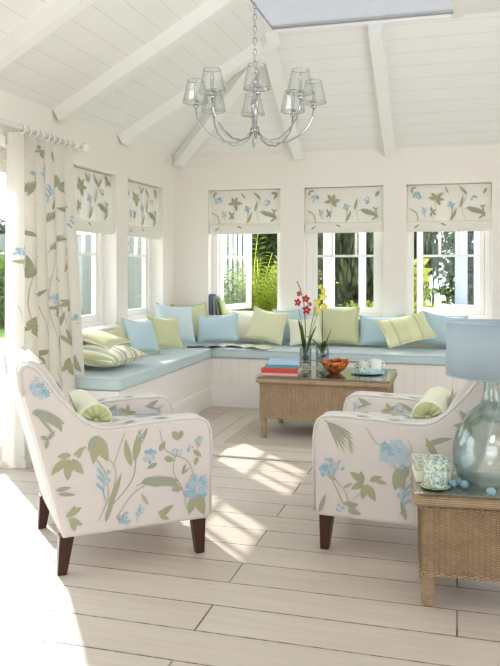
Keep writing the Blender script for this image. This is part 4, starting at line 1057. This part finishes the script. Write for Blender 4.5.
feather('yellow green feathery palm shrub outside the corner window', (-2.50, 9.25, 0), 80, 1.55, M['ltleaf'], 2)
feather('pale feathery shrub at the left of the corner window', (-3.25, 9.2, 0), 50, 1.30, M['mdleaf'], 3, 'feathery_shrub')
leafcloud('weeping cedar behind the middle window', 'cedar_tree', 'tree', (-1.25, 10.9, 0), (1.15, .8), .1, 3.4, 9000, .24, M['cedar'], 4, .86, group=GT)
leafcloud('low yellow green hedge under the middle window', 'hedge', 'hedge', (-1.05, 9.3, 0), (.75, .35), -.1, .90, 4200, .07, M['ltleaf'], 5, trunk=False, group=GT)
leafcloud('dark shrub behind the right window', 'garden_shrub', 'shrub', (.55, 12.2, 0), (.95, .7), -.1, 3.0, 6000, .15, M['dkleaf'], 6, group=GT)
leafcloud('bright leafy plant close outside the right window', 'leafy_plant', 'shrub', (-.46, 8.1, 0), (.16, .2), .35, 1.40, 420, .15, M['ltleaf'], 7, group=GT)
leafcloud('clipped dark hedge beyond the lawn seen past the curtain', 'hedge', 'hedge', (-10.4, 14.6, 0), (2.0, 1.0), -.1, 1.7, 7000, .16, M['mdleaf'], 8, trunk=False, group=GT)
leafcloud('dark tree beyond the lawn seen past the curtain', 'garden_tree', 'tree', (-13.6, 18.6, 0), (2.4, 1.6), .3, 2.9, 7000, .22, M['dkleaf'], 9, group=GT)
leafcloud('light shrub behind the grey board fence', 'garden_shrub', 'shrub', (-8.2, 19.8, 0), (3.0, 1.0), -.1, 2.0, 5000, .18, M['mdleaf'], 10, group=GT)
def fence(label, x0, x1, y, h, mat, pitch, w, rz=0.0, loc=(0, 0, 0)):
    o = thing('slatted_fence', label, 'fence', loc, rz); m = MB(); n = int((x1 - x0) / pitch)
    for k in range(n): m.box(x0 + k * pitch, x0 + k * pitch + w, y - .015, y + .015, -.1, h)
    for zz in (.3, h - .25): m.box(x0, x1, y + .015, y + .04, zz, zz + .07)
    m.build('slats', mat, o); return o
fence('grey board fence outside the left windows', -3.5, 3.5, 0, 2.05, M['fence'], .125, .12, R_(20), (-7.4, 16.8, 0))
fence('white slatted screen outside the corner window', -4.1, -2.75, 10.3, 2.2, M['post'], .075, .045)
for lab, x, y, r, mat in (('white veranda post outside the middle window, left one', -1.335, 7.95, .055, 'post'), ('white veranda post outside the middle window, right one', -.975, 7.95, .036, 'post'), ('grey blue post beyond the right window', .05, 9.6, .075, 'greypost')):
    o = thing('veranda_post', lab, 'post', (x, y, -.10), 0, 'veranda posts outside')
    m = MB(); m.box(-r, r, -r, r, 0, 3.0); m.build('shaft', M[mat], o, bevel=.006); m = MB(); m.box(-r - .02, r + .02, -r - .02, r + .02, 0, .10); m.build('plinth', M[mat], o, bevel=.006)
m = MB(); m.box(-.22, 1.6, 8.9, 9.2, -.1, .80); tag(m.build('garden_wall', M['garwall'], None, bevel=.01), 'low pinkish garden wall outside the right window', 'garden wall')
m = MB(); m.box(.22, 1.8, 10.2, 10.6, -.1, 3.2); tag(m.build('outbuilding_wall', M['post'], None, bevel=.01), 'white outbuilding wall beyond the right window', 'wall')

# ------------------------------------------------------------------ light
w = bpy.data.worlds.new('sky'); bpy.context.scene.world = w; w.use_nodes = True; nt = w.node_tree; nt.nodes.clear()
wo = nt.nodes.new('ShaderNodeOutputWorld'); bg = nt.nodes.new('ShaderNodeBackground'); tc = nt.nodes.new('ShaderNodeTexCoord'); sp_ = nt.nodes.new('ShaderNodeSeparateXYZ'); cr = nt.nodes.new('ShaderNodeValToRGB')
cr.color_ramp.elements[0].position = 0.0; cr.color_ramp.elements[0].color = (0.945, 0.98, 1.05, 1); cr.color_ramp.elements[1].position = 0.75; cr.color_ramp.elements[1].color = (0.82, 0.92, 1.04, 1)
nt.links.new(tc.outputs['Generated'], sp_.inputs[0]); nt.links.new(sp_.outputs[2], cr.inputs[0]); nt.links.new(cr.outputs[0], bg.inputs[0]); nt.links.new(bg.outputs[0], wo.inputs[0])
bg.inputs[1].default_value = 2.3
sd = bpy.data.lights.new('sun', 'SUN'); sd.energy = 4.8; sd.angle = R_(0.9); sd.color = (1.0, .965, .90)
so = bpy.data.objects.new('sun', sd); COL.objects.link(so); so.location = (-6, 12, 7)
so.rotation_euler = Vector((.70, -.715, -.575)).to_track_quat('-Z', 'Y').to_euler()
def area(name, loc, target, size, power, col=(1, .97, .94)):
    l = bpy.data.lights.new(name, 'AREA'); l.shape = 'DISK'; l.size = size; l.energy = power; l.color = col
    o = bpy.data.objects.new(name, l); COL.objects.link(o); o.location = loc
    o.rotation_euler = (Vector(target) - Vector(loc)).to_track_quat('-Z', 'Y').to_euler(); return o
area('bounce_light', (.85, 3.0, 2.05), (-1.5, 5.2, 3.0), 1.0, 17, (.94, .98, 1.05))  # unseen fill lamp, added to brighten the far ceiling and back wall
area('bounce_light', (.2, .3, 2.2), (-2.2, 3.5, 2.9), 1.0, 9, (.94, .98, 1.05))  # second added fill, out of view, lifts the left ceiling slope
sc = bpy.context.scene
sc.view_settings.view_transform = 'Standard'; sc.view_settings.look = 'None'; sc.view_settings.exposure = 0.58; sc.view_settings.gamma = 1.0
try:
    sc.cycles.use_denoising = True; sc.cycles.max_bounces = 12; sc.cycles.diffuse_bounces = 6; sc.cycles.transparent_max_bounces = 24; sc.cycles.caustics_reflective = False; sc.cycles.caustics_refractive = False; sc.cycles.sample_clamp_indirect = 8
except Exception: pass
# ------------------------------------------------------------------ camera
cd = bpy.data.cameras.new('camera'); co = bpy.data.objects.new('camera', cd); COL.objects.link(co); sc.camera = co
co.location = (0, 0, 1.25); co.rotation_euler = (R_(90), 0, math.atan(207 / 740))
cd.sensor_fit = 'VERTICAL'; cd.sensor_height = 36.0; cd.lens = 740 / 666 * 36.0
cd.shift_y = -(333 - 267) / 666.0; cd.clip_end = 200
